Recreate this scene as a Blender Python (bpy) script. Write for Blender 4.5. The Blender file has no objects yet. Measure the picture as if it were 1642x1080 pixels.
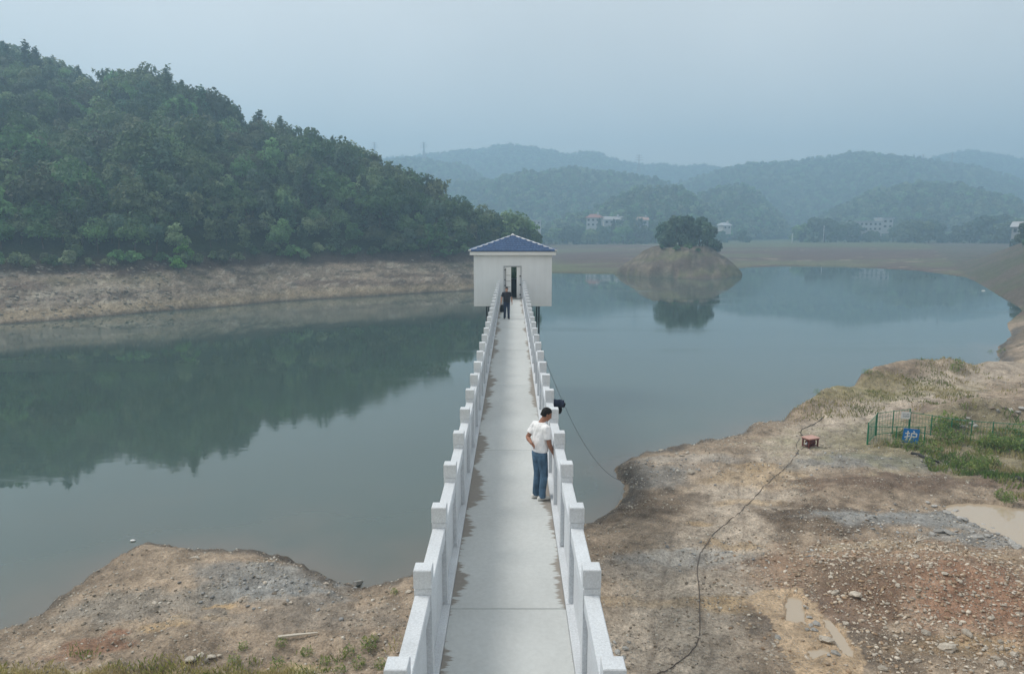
import bpy, bmesh, math, random
import numpy as np
from mathutils import Vector, Matrix

random.seed(7)
RNG = np.random.default_rng(11)
S = bpy.context.scene
COL = S.collection
R = math.radians

# ------------------------------------------------------------------ camera, sky, sun, exposure
CAM_H, PITCH, FPX, CX, CY = 12.0, R(8.555), 1130.0, 821.0, 540.0
cam_d = bpy.data.cameras.new('camera')
cam_d.sensor_width = 36.0
cam_d.lens = 36.0 * FPX / 1642.0
cam_d.clip_start, cam_d.clip_end = 0.1, 9000.0
cam = bpy.data.objects.new('camera', cam_d)
COL.objects.link(cam)
cam.location = (0, 0, CAM_H)
cam.rotation_euler = (R(90) - PITCH, 0, 0)
S.camera = cam

SUN_EL, SUN_AZ = R(52), R(-72)          # high behind thin cloud, to the left and a little ahead
world = bpy.data.worlds.new('World')
S.world = world
world.use_nodes = True
wn = world.node_tree.nodes
wl = world.node_tree.links
wn.clear()
w_out = wn.new('ShaderNodeOutputWorld')
w_bg = wn.new('ShaderNodeBackground')
w_sky = wn.new('ShaderNodeTexSky')
w_sky.sky_type = 'NISHITA'
w_sky.sun_disc = False
w_sky.sun_elevation = SUN_EL
w_sky.sun_rotation = SUN_AZ
w_sky.dust_density = 4.0
w_sky.air_density = 1.0
w_mix = wn.new('ShaderNodeMix')
w_mix.data_type = 'RGBA'
w_mix.inputs[0].default_value = 0.82      # overcast: mostly even grey cloud over the blue
w_mix.inputs[7].default_value = (5.85, 5.75, 5.4, 1)
wl.new(w_sky.outputs[0], w_mix.inputs[6])
w_nz = wn.new('ShaderNodeTexNoise'); w_tc = wn.new('ShaderNodeTexCoord'); w_mp = wn.new('ShaderNodeMapRange')
w_nz.inputs['Scale'].default_value = 2.2; w_nz.inputs['Detail'].default_value = 5.0
w_mp.inputs[1].default_value, w_mp.inputs[2].default_value, w_mp.inputs[3].default_value, w_mp.inputs[4].default_value = .3, .7, .90, 1.10
w_mul = wn.new('ShaderNodeMix'); w_mul.data_type = 'RGBA'; w_mul.blend_type = 'MULTIPLY'; w_mul.inputs[0].default_value = 1.0
wl.new(w_tc.outputs['Generated'], w_nz.inputs['Vector']); wl.new(w_nz.outputs['Fac'], w_mp.inputs[0])
wl.new(w_mix.outputs[2], w_mul.inputs[6]); wl.new(w_mp.outputs[0], w_mul.inputs[7])      # faint unevenness of the cloud deck
wl.new(w_mul.outputs[2], w_bg.inputs[0])
w_bg.inputs[1].default_value = 0.1
wl.new(w_bg.outputs[0], w_out.inputs[0])

sun_d = bpy.data.lights.new('sun', 'SUN')
sun_d.energy = 1.5
sun_d.angle = R(20)
sun_d.color = (1.0, 0.95, 0.88)
sun = bpy.data.objects.new('sun', sun_d)
COL.objects.link(sun)
_sd = Vector((math.sin(SUN_AZ) * math.cos(SUN_EL), math.cos(SUN_AZ) * math.cos(SUN_EL), math.sin(SUN_EL)))
sun.rotation_euler = _sd.to_track_quat('Z', 'Y').to_euler()

S.view_settings.view_transform = 'Standard'
S.view_settings.look = 'None'
S.view_settings.exposure = 0.72
S.view_settings.gamma = 1.0
S.view_settings.use_curve_mapping = False
S.render.engine = 'CYCLES'
S.cycles.use_denoising = True
S.cycles.max_bounces = 6
S.cycles.diffuse_bounces = 3
S.cycles.glossy_bounces = 3
S.cycles.transmission_bounces = 4
S.cycles.transparent_max_bounces = 8
S.cycles.volume_bounces = 2
S.cycles.caustics_reflective = False
S.cycles.caustics_refractive = False

# ------------------------------------------------------------------ helpers
def U(px, py, e):
    """place where the sight line through a photo pixel meets the level e"""
    u, v = (px - CX) / FPX, (py - CY) / FPX
    t = (CAM_H - e) / (math.sin(PITCH) + v * math.cos(PITCH))
    return np.array((u * t, (math.cos(PITCH) - v * math.sin(PITCH)) * t, e))

def V(px, py, d):
    """place on the sight line at the forward distance d"""
    u, v = (px - CX) / FPX, (py - CY) / FPX
    t = d / (math.cos(PITCH) - v * math.sin(PITCH))
    return np.array((u * t, d, CAM_H - (math.sin(PITCH) + v * math.cos(PITCH)) * t))

def _hash(ix, iy, seed):
    n = (ix.astype(np.int64) * 374761393 + iy.astype(np.int64) * 668265263 + seed * 1442695041) & 0xffffffff
    n = ((n ^ (n >> 13)) * 1274126177) & 0xffffffff
    n = n ^ (n >> 16)
    return (n & 0xffff).astype(np.float64) / 65535.0

def vnoise(x, y, seed=0):
    x = np.asarray(x, float); y = np.asarray(y, float)
    ix, iy = np.floor(x), np.floor(y)
    fx, fy = x - ix, y - iy
    fx = fx * fx * (3 - 2 * fx); fy = fy * fy * (3 - 2 * fy)
    a = _hash(ix, iy, seed); b = _hash(ix + 1, iy, seed)
    c = _hash(ix, iy + 1, seed); d = _hash(ix + 1, iy + 1, seed)
    return (a + (b - a) * fx) * (1 - fy) + (c + (d - c) * fx) * fy

def fbm(x, y, o=4, seed=0):
    s, a, t = 0.0, 1.0, 0.0
    for k in range(o):
        s = s + a * (vnoise(x * 2 ** k + 17.3 * k, y * 2 ** k - 9.1 * k, seed + k) * 2 - 1)
        t += a
        a *= 0.5
    return s / t

def sm(t):
    t = np.clip(t, 0, 1)
    return t * t * (3 - 2 * t)

def tag(o, label=None, cat=None, group=None, kind=None):
    if label: o['label'] = label
    if cat: o['category'] = cat
    if group: o['group'] = group
    if kind: o['kind'] = kind
    return o

def empty(name, loc=(0, 0, 0), rz=0.0, parent=None):
    o = bpy.data.objects.new(name, None)
    o.empty_display_size = 0.3
    COL.objects.link(o)
    o.location = loc
    o.rotation_euler = (0, 0, rz)
    if parent: o.parent = parent
    return o

def link(name, me, m=None, parent=None, loc=None, smooth=False):
    if m is not None and len(me.materials) == 0:
        me.materials.append(m)
    if smooth:
        me.polygons.foreach_set('use_smooth', [True] * len(me.polygons))
    o = bpy.data.objects.new(name, me)
    COL.objects.link(o)
    if parent: o.parent = parent
    if loc is not None: o.location = loc
    return o

def np_mesh(name, verts, quads, color=None, tri=False):
    """mesh from arrays; quads is an (n,4) or (n,3) index array"""
    verts = np.asarray(verts, np.float32); quads = np.asarray(quads, np.int32)
    k = quads.shape[1]
    me = bpy.data.meshes.new(name)
    me.vertices.add(len(verts)); me.vertices.foreach_set('co', verts.ravel())
    me.loops.add(quads.size); me.loops.foreach_set('vertex_index', quads.ravel())
    me.polygons.add(len(quads))
    me.polygons.foreach_set('loop_start', np.arange(0, quads.size, k, dtype=np.int32))
    try:
        me.polygons.foreach_set('loop_total', np.full(len(quads), k, np.int32))
    except Exception:
        pass
    if color is not None:
        ca = me.color_attributes.new('col', 'FLOAT_COLOR', 'POINT')
        ca.data.foreach_set('color', np.asarray(color, np.float32).ravel())
    me.update(calc_edges=True)
    me.validate()
    return me

def grid_faces(ni, nj):
    i, j = np.meshgrid(np.arange(ni - 1), np.arange(nj - 1), indexing='ij')
    a = (i * nj + j).ravel()
    return np.stack([a, a + nj, a + nj + 1, a + 1], 1)

class MB:
    """collects boxes, tubes and rings into one mesh"""
    def __init__(self): self.v, self.f = [], []
    def add(self, vs, fs):
        n = len(self.v)
        self.v += [tuple(map(float, p)) for p in vs]
        self.f += [tuple(i + n for i in f) for f in fs]
        return self
    def box(self, a, b):
        (x0, y0, z0), (x1, y1, z1) = a, b
        vs = [(x0, y0, z0), (x1, y0, z0), (x1, y1, z0), (x0, y1, z0), (x0, y0, z1), (x1, y0, z1), (x1, y1, z1), (x0, y1, z1)]
        return self.add(vs, [(3, 2, 1, 0), (4, 5, 6, 7), (0, 1, 5, 4), (1, 2, 6, 5), (2, 3, 7, 6), (3, 0, 4, 7)])
    def rings(self, rs, cap=True):
        n = len(rs[0]); vs = [p for r in rs for p in r]; fs = []
        for k in range(len(rs) - 1):
            for i in range(n):
                j = (i + 1) % n
                fs.append((k * n + i, k * n + j, (k + 1) * n + j, (k + 1) * n + i))
        if cap:
            fs.append(tuple(range(n - 1, -1, -1)))
            fs.append(tuple((len(rs) - 1) * n + i for i in range(n)))
        return self.add(vs, fs)
    def tube(self, pts, rad, n=8, flat=1.0):
        pts = [Vector(p) for p in pts]
        if not hasattr(rad, '__len__'): rad = [rad] * len(pts)
        rs = []; prev = None
        for k, p in enumerate(pts):
            t = (pts[min(k + 1, len(pts) - 1)] - pts[max(k - 1, 0)]).normalized()
            if prev is None:
                a = t.orthogonal().normalized() if abs(t.z) > .9 else t.cross(Vector((0, 0, 1))).normalized()
            else:
                a = (prev - t * prev.dot(t)).normalized()
            prev = a; b = t.cross(a)
            rs.append([p + (a * math.cos(2 * math.pi * i / n) + b * flat * math.sin(2 * math.pi * i / n)) * rad[k] for i in range(n)])
        return self.rings(rs)
    def square(self, zs, x=0, y=0):
        """stack of centred rectangles (z, half x, half y)"""
        return self.rings([[(x - hx, y - hy, z), (x + hx, y - hy, z), (x + hx, y + hy, z), (x - hx, y + hy, z)] for z, hx, hy in zs])
    def ball(self, c, r, nu=10, nv=7):
        rs = []
        for k in range(nv):
            ph = math.pi * (k + .5) / nv
            rs.append([(c[0] + r[0] * math.sin(ph) * math.cos(2 * math.pi * i / nu), c[1] + r[1] * math.sin(ph) * math.sin(2 * math.pi * i / nu), c[2] - r[2] * math.cos(ph)) for i in range(nu)])
        return self.rings(rs)
    def mesh(self, name):
        me = bpy.data.meshes.new(name)
        me.from_pydata(self.v, [], self.f); me.update()
        return me
    def build(self, name, m=None, parent=None, smooth=False, loc=None):
        return link(name, self.mesh(name), m, parent, loc, smooth)

# ------------------------------------------------------------------ materials
def mat(name, color=(.5, .5, .5), rough=.8, spec=.3, metal=0.0):
    m = bpy.data.materials.new(name)
    m.use_nodes = True
    b = m.node_tree.nodes['Principled BSDF']
    b.inputs['Base Color'].default_value = (*color, 1)
    b.inputs['Roughness'].default_value = rough
    b.inputs['Specular IOR Level'].default_value = spec
    b.inputs['Metallic'].default_value = metal
    return m

class NT:
    def __init__(self, m): self.t = m.node_tree; self.b = self.t.nodes.get('Principled BSDF')
    def n(self, kind, **kw):
        x = self.t.nodes.new(kind)
        for k, v in kw.items(): setattr(x, k, v)
        return x
    def l(self, a, b): self.t.links.new(a, b)
    def noise(self, vec, scale, detail=4, rough=.6):
        x = self.n('ShaderNodeTexNoise'); x.inputs['Scale'].default_value = scale
        x.inputs['Detail'].default_value = detail; x.inputs['Roughness'].default_value = rough
        if vec is not None: self.l(vec, x.inputs['Vector'])
        return x.outputs['Fac']
    def pos(self): return self.n('ShaderNodeNewGeometry').outputs['Position']
    def scalev(self, vec, s):
        x = self.n('ShaderNodeVectorMath', operation='MULTIPLY'); self.l(vec, x.inputs[0]); x.inputs[1].default_value = s
        return x.outputs[0]
    def map(self, v, a, b, c, d):
        x = self.n('ShaderNodeMapRange'); x.clamp = True
        self.l(v, x.inputs[0])
        for k, q in enumerate((a, b, c, d)): x.inputs[k + 1].default_value = q
        return x.outputs[0]
    def math(self, op, a, b=None):
        x = self.n('ShaderNodeMath', operation=op)
        for k, q in enumerate((a, b)):
            if q is None: continue
            if isinstance(q, (int, float)): x.inputs[k].default_value = q
            else: self.l(q, x.inputs[k])
        return x.outputs[0]
    def mix(self, fac, a, b, blend='MIX'):
        x = self.n('ShaderNodeMix', data_type='RGBA', blend_type=blend)
        for k, q in ((0, fac), (6, a), (7, b)):
            if isinstance(q, (int, float)): x.inputs[k].default_value = q
            elif isinstance(q, tuple): x.inputs[k].default_value = (*q, 1) if len(q) == 3 else q
            else: self.l(q, x.inputs[k])
        return x.outputs[2]
    def bump(self, h, strength, dist=.02):
        x = self.n('ShaderNodeBump'); x.inputs['Strength'].default_value = strength
        x.inputs['Distance'].default_value = dist
        self.l(h, x.inputs['Height']); self.l(x.outputs[0], self.b.inputs['Normal'])
    def color(self, c): self.l(c, self.b.inputs['Base Color'])
    def attr(self, name):
        return self.n('ShaderNodeAttribute', attribute_name=name)

def speckled(name, c, rough=.75, amt=.12, scale=30.0, big=.06, bscale=1.2, bump=.15):
    m = mat(name, c, rough); t = NT(m); p = t.pos()
    f = t.map(t.noise(p, scale, 3, .8), .3, .7, 1 - amt, 1 + amt)
    g = t.map(t.noise(p, bscale, 5, .6), .3, .7, 1 - big, 1 + big)
    k = t.math('MULTIPLY', f, g)
    t.color(t.mix(1.0, c, k, 'MULTIPLY'))
    if bump: t.bump(t.noise(p, scale, 3, .7), bump, .01)
    return m

M = {}
M['granite'] = speckled('pale granite', (.585, .615, .645), .7, .15, 42, .09, 1.5)
M['granite_dark'] = speckled('sawn granite', (.50, .52, .54), .75, .18, 45, .08, 1.5)
M['white_wall'] = None
M['white_paint'] = speckled('white paint', (.78, .78, .77), .6, .03, 8, .04, .8, .05)
M['red_paint'] = speckled('rusty red paint', (.13, .028, .022), .6, .25, 25, .1, 3)
M['pink_top'] = speckled('faded pink board', (.50, .30, .25), .7, .1, 20, .1, 3)
M['dark_metal'] = mat('dark painted metal', (.02, .022, .026), .5, .4)
M['steel'] = mat('steel', (.45, .47, .50), .4, .5, .6)
M['pylon'] = mat('galvanised steel', (.30, .31, .32), .6, .4, .2)
M['green_wire'] = mat('green coated wire', (.012, .17, .085), .5, .4)
M['black_rubber'] = mat('black rubber', (.035, .032, .03), .6, .3)
M['cable'] = mat('dark cable', (.03, .03, .032), .6, .3)
M['sign_blue'] = mat('blue sign sheet', (.018, .19, .55), .45, .4)
M['sign_white'] = mat('white lettering', (.80, .80, .80), .5, .3)
M['sign_grey'] = mat('grey print', (.25, .27, .30), .6, .3)
M['glass'] = mat('window glass', (.035, .05, .06), .1, .6)
M['cloth_navy'] = speckled('navy cloth', (.022, .030, .058), .9, .3, 30, .2, 6)
M['black_cloth'] = mat('black fabric', (.012, .012, .014), .8, .2)
M['wood'] = speckled('weathered wood', (.10, .075, .055), .9, .25, 25, .15, 4)
M['pale_wood'] = speckled('pale board', (.52, .47, .40), .8, .12, 25, .1, 4)
M['concrete_grey'] = speckled('grey concrete', (.33, .32, .30), .85, .12, 20, .15, 1.2)
# ------------------------------------------------------------------ the lake's outline (world metres, water level 0)
DECK = 7.3
def _shore():
    p = []
    near_left = [(-420, 1030), (-200, 1040), (-60, 1018), (5, 1000), (60, 975), (92, 950), (130, 921), (190, 883), (215, 869), (250, 864), (285, 867),
                 (300, 873), (370, 876), (420, 876), (465, 881), (490, 891), (520, 906), (550, 923), (580, 934), (620, 923), (650, 913), (690, 896)]
    p += [U(a, b, .45)[:2] for a, b in near_left]
    near_right = [(905, 852), (940, 838, .3), (960, 823, .3), (985, 812, .2), (1005, 796, .15), (1011, 783, .15), (1004, 770, .2), (992, 756, .4), (990, 740, .5),
                  (1000, 730, .5), (1020, 722, .5), (1060, 712, .6), (1100, 704, .6), (1150, 695, .6), (1180, 688, .8), (1190, 676, .8), (1215, 668, .8),
                  (1240, 662, 1), (1246, 652, 1.3), (1280, 637, 1.5), (1330, 618, 1.7), (1380, 600, 2), (1420, 590, 2.1), (1480, 578, 2.2), (1520, 572, 2.2),
                  (1580, 568, 2.2), (1612, 561, 1.8), (1600, 546, 1.0), (1626, 522, 1.2), (1616, 504, 1.2), (1640, 495, .3)]
    for q in near_right:
        p.append(U(q[0], q[1], q[2] if len(q) > 2 else .3)[:2])
    far = [(1630, 488), (1607, 474), (1588, 465), (1567, 452), (1545, 443), (1500, 437), (1470, 433), (1400, 429), (1340, 427), (1260, 426), (1200, 428), (1183, 430),
           (1179, 438), (1165, 445), (1130, 447), (1095, 446), (1050, 442), (1010, 439), (960, 438), (900, 437), (870, 437)]
    p += [U(a, b, 0)[:2] for a, b in far]
    p += [np.array((-14, 330)), np.array((-190, 330)), np.array((-190, 18))]
    return np.array(p)
SHORE = _shore()

def sdist(x, y):
    """metres inland (positive) or out into the lake (negative)"""
    x = np.asarray(x, float); y = np.asarray(y, float)
    d2 = np.full(x.shape, 1e12); ins = np.zeros(x.shape, bool)
    n = len(SHORE)
    for k in range(n):
        ax, ay = SHORE[k]; bx, by = SHORE[(k + 1) % n]
        ex, ey = bx - ax, by - ay
        t = np.clip(((x - ax) * ex + (y - ay) * ey) / (ex * ex + ey * ey + 1e-9), 0, 1)
        d2 = np.minimum(d2, (x - ax - t * ex) ** 2 + (y - ay - t * ey) ** 2)
        c = (ay > y) != (by > y)
        ins ^= c & (x < (bx - ax) * (y - ay) / (by - ay + 1e-12) + ax)
    d = np.sqrt(d2)
    return np.where(ins, -d, d)

def in_poly(x, y, P):
    ins = np.zeros(np.shape(x), bool)
    for k in range(len(P)):
        ax, ay = P[k][:2]; bx, by = P[(k + 1) % len(P)][:2]
        c = (ay > y) != (by > y)
        ins ^= c & (x < (bx - ax) * (y - ay) / (by - ay + 1e-12) + ax)
    return ins

# puddles: outlines and levels
PUD = [dict(e=.98, px=[(1508, 813), (1530, 806), (1580, 807), (1642, 814), (1720, 820), (1720, 905), (1660, 890), (1635, 876), (1610, 862), (1580, 849), (1545, 836), (1522, 823)]),
       dict(e=1.02, px=[(1262, 956), (1284, 957), (1292, 985), (1294, 999), (1258, 995)]),
       dict(e=1.02, px=[(1311, 988), (1330, 994), (1350, 1018), (1371, 1047), (1364, 1057), (1352, 1050), (1330, 1015)]),
       dict(e=1.02, px=[(1294, 1043), (1326, 1037), (1330, 1050), (1302, 1056)])]
PUD[1]['c0'] = U(1308, 1005, 1.05)
for q in PUD: q['P'] = [U(a, b, q['e']) for a, b in q['px']]

MOUNDS = [(1280, 648, 1.4, 2.6, 1.5, .9), (1330, 632, 1.6, 2.8, 1.6, 1.35), (1385, 612, 1.8, 3.2, 1.7, 1.65), (1440, 600, 2, 3.4, 1.6, 1.35), (1500, 592, 2.2, 4, 1.6, 1.15), (1570, 582, 2.2, 4, 1.6, .7),
          (1370, 735, 1.2, 2.6, 1.8, .35), (1470, 930, 1.3, 3.6, 1.8, .75), (1430, 885, 1.3, 2.2, .9, .35), (1600, 960, 1.3, 3, 2.2, .5), (1600, 665, 1.6, 3.5, 1.5, .9),
          (1540, 672, 1.5, 1.6, 1.0, .5), (1530, 780, 1.1, 5, 1.0, .3), (1340, 835, 1.1, 2.5, 1.4, .3), (430, 915, .8, 1.8, 1.0, .25), (280, 885, .8, 2.0, .7, .25),
          (1010, 745, .7, 1.4, 1.2, .3), (1195, 682, .9, 2, 1.0, .4), (560, 915, .5, .9, .4, .2)]
MW = [(U(a, b, e)[0], U(a, b, e)[1], sx, sy, h) for a, b, e, sx, sy, h in MOUNDS]
ISL = (47.6, 199.0)

def H(x, y):
    x = np.asarray(x, float); y = np.asarray(y, float)
    s = sdist(x, y)
    near = 1 - sm((y - 78) / 25)
    s = s + near * (.30 * fbm(x * 1.1, y * 1.1, 3, 5) + .12 * fbm(x * 4, y * 4, 2, 6)) * np.exp(-(s / 3) ** 2)
    land = np.clip(s / .5, 0, 1) ** .6 * .42 + .65 * (1 - np.exp(-np.clip(s - .3, 0, None) / 2.6))
    hn = land + 1.1 * sm((x - 14) / 22) * sm((y - 30) / 16) * sm(s / 5)
    for mx, my, sx, sy, h in MW:
        hn = hn + h * np.exp(-((x - mx) / sx) ** 2 - ((y - my) / sy) ** 2) * sm(s / 1.2)
    rough = sm(s / .6)
    for q in PUD:
        c = np.mean(q['P'], 0)
        rough = rough * (1 - .85 * np.exp(-(((x - c[0]) / 3.0) ** 2 + ((y - c[1]) / 2.2) ** 2)))
    hn = hn + rough * (.20 * fbm(x * .45, y * .45, 3, 21) + .12 * fbm(x * 1.7, y * 1.7, 3, 22) + .09 * np.abs(fbm(x * 4, y * 4, 3, 23)))
    hn = hn + np.clip(9.5 - y, 0, 20) * .55 * sm((9.5 - y) / 4)
    # the far flats, dry lake bed rising to the old shore
    hp = np.clip(s, 0, .6) * .4 + 5.6 * (1 - np.exp(-np.clip(s, 0, None) / 120.0)) + sm(s / 20) * (.35 * fbm(x * .02, y * .06, 4, 31) + .15 * fbm(x * .1, y * .3, 3, 33))
    # island knoll
    rx, ry = (x - ISL[0]) / 15.5, (y - ISL[1]) / 17.0
    rr = np.sqrt(np.where(rx < 0, (rx / 1.12) ** 2, rx ** 2) + ry ** 2) + .13 * fbm(x * .15, y * .15, 3, 41)
    hi = 7.9 * np.clip((1.08 - rr) / .62, 0, 1) ** .85 - .25 + (.55 * fbm(x * .22, y * .22, 3, 43) + .22 * np.abs(fbm(np.arctan2(ry, rx) * 3.0, rr * 2.8, 3, 44)) + .5 * fbm(x * .35, y * .5, 3, 46) + .15 * fbm(x * 1.2, y * 1.2, 2, 45)) * sm((1.1 - rr) / .2)
    hp = np.maximum(hp, np.where(rr < 1.15, hi, -3))
    # right bank
    q = (x - 83) * .884 - (y - 116) * .468 + 1.2 * fbm(x * .05, y * .05, 3, 51)
    hr = .56 * np.clip(q, -4, 60) * (.04 + .96 * sm((290 - y) / 90)) + .25 * fbm(x * .3 + y * .1, y * .3, 4, 52) * sm(q / 3)
    hp = np.maximum(hp, np.where(y > 85, hr, -3))
    w = sm((y - 78) / 20)
    h = np.where(s > 0, hn * (1 - w) + hp * w, np.maximum(-2.0, s * .35))
    h = np.where((s <= 0) & (hp > 0) & (y > 150), np.maximum(h, np.where(rr < 1.02, hi, -2)), h)
    p = PUD[1]['c0']
    w = np.exp(-(((x - p[0]) / 2.4) ** 2 + ((y - p[1]) / 2.6) ** 2) ** 2) * (s > 1)
    h = h * (1 - w) + w * (1.07 + .035 * fbm(x * 2.2, y * 2.2, 3, 62))
    for q, stage in [(q, 0) for q in PUD] + [(q, 1) for q in PUD]:
        P = np.array(q['P']); lo, hi_ = P.min(0) - 1, P.max(0) + 1
        k = (x > lo[0]) & (x < hi_[0]) & (y > lo[1]) & (y < hi_[1])
        if np.any(k):
            wob = .10 * fbm(x[k] * 2, y[k] * 2, 2, 61) if np.ndim(x) else 0
            i = in_poly(x[k] + wob, y[k] + wob, q['P'])
            hk = h[k]
            h[k] = np.where(i, np.minimum(hk, q['e'] - .06), hk) if stage else np.maximum(hk, q['e'] + .015)
    return h

def G(px, py):
    """where the sight line through a photo pixel meets the ground"""
    a, b = U(px, py, 11.0), U(px, py, -1.0)
    ts = np.linspace(0, 1, 1500)
    P = a[None] + (b - a)[None] * ts[:, None]
    hit = np.nonzero(P[:, 2] <= H(P[:, 0].copy(), P[:, 1].copy()))[0]
    p = P[hit[0]] if len(hit) else b
    return Vector((p[0], p[1], float(H(np.array([p[0]]), np.array([p[1]]))[0])))

MUDP = [U(a, b, 1.08) for a, b in ((1185, 962), (1235, 946), (1290, 948), (1312, 975), (1348, 1004), (1388, 1046), (1400, 1100), (1290, 1100), (1262, 1045), (1245, 1005), (1215, 985))]
# ------------------------------------------------------------------ ground sheet
def ground_sheet():
    th = np.concatenate([np.linspace(-180, -48, 40)[:-1], np.linspace(-48, 48, 500), np.linspace(48, 180, 40)[1:]])
    r = np.concatenate([np.geomspace(2.5, 14, 16)[:-1], np.geomspace(14, 78, 400)[:-1], np.geomspace(78, 260, 130)[:-1], np.geomspace(260, 480, 40)[:-1], np.geomspace(480, 5000, 16)])
    T, RR = np.meshgrid(np.radians(th), r, indexing='ij')
    X, Y = RR * np.sin(T), RR * np.cos(T)
    x, y = X.ravel(), Y.ravel()
    z = H(x, y)
    far = np.hypot(x, y)
    z = np.where(far > 520, 5.0, z)
    s = sdist(x, y)
    # ---- soil colours (what lies there: mud, sand, gravel, reddish fill)
    n1 = fbm(x * .35, y * .35, 4, 71); n2 = fbm(x * 1.6, y * 1.6, 4, 72); n3 = fbm(x * 6, y * 6, 2, 73)
    C = np.array((.290, .228, .170))[None] * (1 + .34 * n1 + .38 * n2 + .25 * n3)[:, None]
    wet = np.zeros_like(x)
    def blend(c, w):
        nonlocal C
        w = np.clip(w, 0, 1)[:, None]
        C = C * (1 - w) + np.array(c)[None] * (1 + .22 * n2 + .18 * n3)[:, None] * w
    def patch(px, py, sx, sy, c, amt=1.0, edge=.32, e=1.1, rough=.5):
        p = U(px, py, e)
        d = np.sqrt(((x - p[0]) / sx) ** 2 + ((y - p[1]) / sy) ** 2) + rough * n2 + .3 * n1
        blend(c, min(1, amt * 1.25) * sm((1.0 + edge - d) / (2 * edge)) * nearm)
    nearm = (y < 85) & (s > 0)
    nearm = nearm.astype(float)
    # drier road over the flat
    road = [(1080, 1060), (1110, 960), (1150, 880), (1190, 800), (1270, 712), (1360, 672), (1450, 650), (1540, 628), (1660, 596)]
    rp = [U(a, b, 1.2) for a, b in road]
    dr = np.full(x.shape, 1e9)
    for a, b in zip(rp[:-1], rp[1:]):
        ex, ey = b[0] - a[0], b[1] - a[1]
        t = np.clip(((x - a[0]) * ex + (y - a[1]) * ey) / (ex * ex + ey * ey), 0, 1)
        dr = np.minimum(dr, np.hypot(x - a[0] - t * ex, y - a[1] - t * ey))
    blend((.44, .372, .30), .85 * sm((2.6 + 1.2 * n1 - dr) / 1.8) * nearm)
    GREY, BLUE, ORG, RED, DARK, PALE, RUB = (.26, .25, .232), (.262, .258, .246), (.40, .29, .175), (.28, .16, .105), (.12, .09, .066), (.43, .40, .36), (.29, .20, .14)
    for a in [(445, 925, 1.9, 1.3, BLUE, .85), (400, 905, 2.4, .9, GREY, .6), (230, 960, 2.6, 1.0, (.24, .225, .20), .5), (520, 960, 2.2, .7, (.28, .235, .19), .6),
              (268, 996, .75, .25, ORG, .9), (345, 985, .45, .16, ORG, .9), (352, 961, .55, .2, ORG, .95), (285, 985, .3, .15, (.42, .31, .18), .9),
              (152, 1028, .9, .35, RED, .65), (190, 1006, .3, .18, RED, .8), (110, 1046, .9, .2, RED, .4), (480, 1062, .9, .3, ORG, .5), (445, 985, 4, .5, (.27, .23, .19), .5),
              (1100, 888, 1.8, .6, PALE, .7), (1180, 900, 1.6, .7, GREY, .4), (1010, 905, 2.0, .9, GREY, .3), (1090, 728, 2.6, 1.0, PALE, .35), (1040, 750, 2.4, 1.6, GREY, .6),
              (1090, 962, 3.4, .28, ORG, .36), (1000, 955, 1.6, .25, ORG, .3), (1190, 965, 1.4, .5, ORG, .7), (1625, 530, 9, 11, (.155, .125, .095), .7, .32, 1.2), (1600, 560, 5, 4, (.20, .16, .12), .5, .32, 1.8), (1200, 760, 2.6, .9, ORG, .5),
              (1230, 745, 1.4, .5, ORG, .6), (1190, 800, 1.6, .5, ORG, .45), (1120, 833, .5, .2, ORG, .6), (1145, 868, .5, .3, ORG, .5), (1190, 875, .8, .25, ORG, .5),
              (1250, 775, 1.8, .5, ORG, .4), (1000, 790, 2.0, 2.2, DARK, .45), (1060, 790, 2.2, 1.4, DARK, .35),
              (1480, 930, 5.2, 2.3, RUB, .8), (1400, 890, 2.0, .6, (.38, .31, .22), .6), (1560, 905, 3.4, .7, (.34, .26, .18), .6), (1480, 980, 3, 1.2, RED, .45), (1590, 1000, 2.6, 1.6, RED, .5),
              (1545, 1040, 1.8, .45, ORG, .7), (1330, 830, 3.0, 1.6, DARK, .75), (1500, 775, 6.5, 1.0, (.16, .115, .085), .75), (1380, 960, 1.6, 1.8, DARK, .45), (1430, 1040, 2.2, .9, DARK, .45),
              (1460, 835, 3.6, .9, BLUE, .75), (1570, 865, 2.0, .6, BLUE, .6), (1390, 742, 3.6, 1.3, (.26, .245, .22), .8), (1240, 1010, .9, 1.1, DARK, .4),
              (1600, 665, 5, 1.6, (.22, .165, .125), .7), (1380, 612, 4, 1.6, (.17, .155, .135), .7), (1620, 580, 5, 2.5, (.36, .29, .215), .7), (1590, 615, 5, 2, (.34, .28, .22), .5),
              (1440, 640, 5, 1.5, (.24, .21, .11), .5), (1350, 648, 4, 1.2, (.22, .20, .10), .5)]:
        patch(*a)
    p = U(1540, 712, 1.2)
    blend((.15, .15, .07), .5 * sm((1.3 - np.hypot((x - p[0]) / 8.5, (y - p[1]) / 4.5) + .5 * n2) / .6) * nearm)
    # wheel tracks in the mud
    tr = np.abs(np.sin((x * .95 - y * .28) * 2.6 + n1 * 1.2))
    blend((.14, .11, .085), .4 * sm((.3 - tr) / .3) * sm((2.4 - dr) / 1.0) * nearm)
    mk = in_poly(x + .35 * n2, y + .35 * n1, MUDP) * nearm
    blend((.47, .345, .225), mk * .92)
    blend((.33, .315, .14), .75 * sm((16.6 + .5 * n1 + .4 * n2 - y) / .8) * sm((-4.4 - x) / .8) * nearm)
    # wet strip along the near water's edge
    wd = sm((1.25 + .7 * n1 + .5 * n2 - s) / .9) * nearm
    blend((.075, .062, .050), .85 * wd)
    wet = np.maximum(wet, wd * .7)
    p = U(1290, 1000, 1.0)
    wet = np.maximum(wet, .8 * sm((1.2 - np.hypot((x - p[0]) / 1.9, (y - p[1]) / 2.4) + .4 * n2) / .6))
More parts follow.
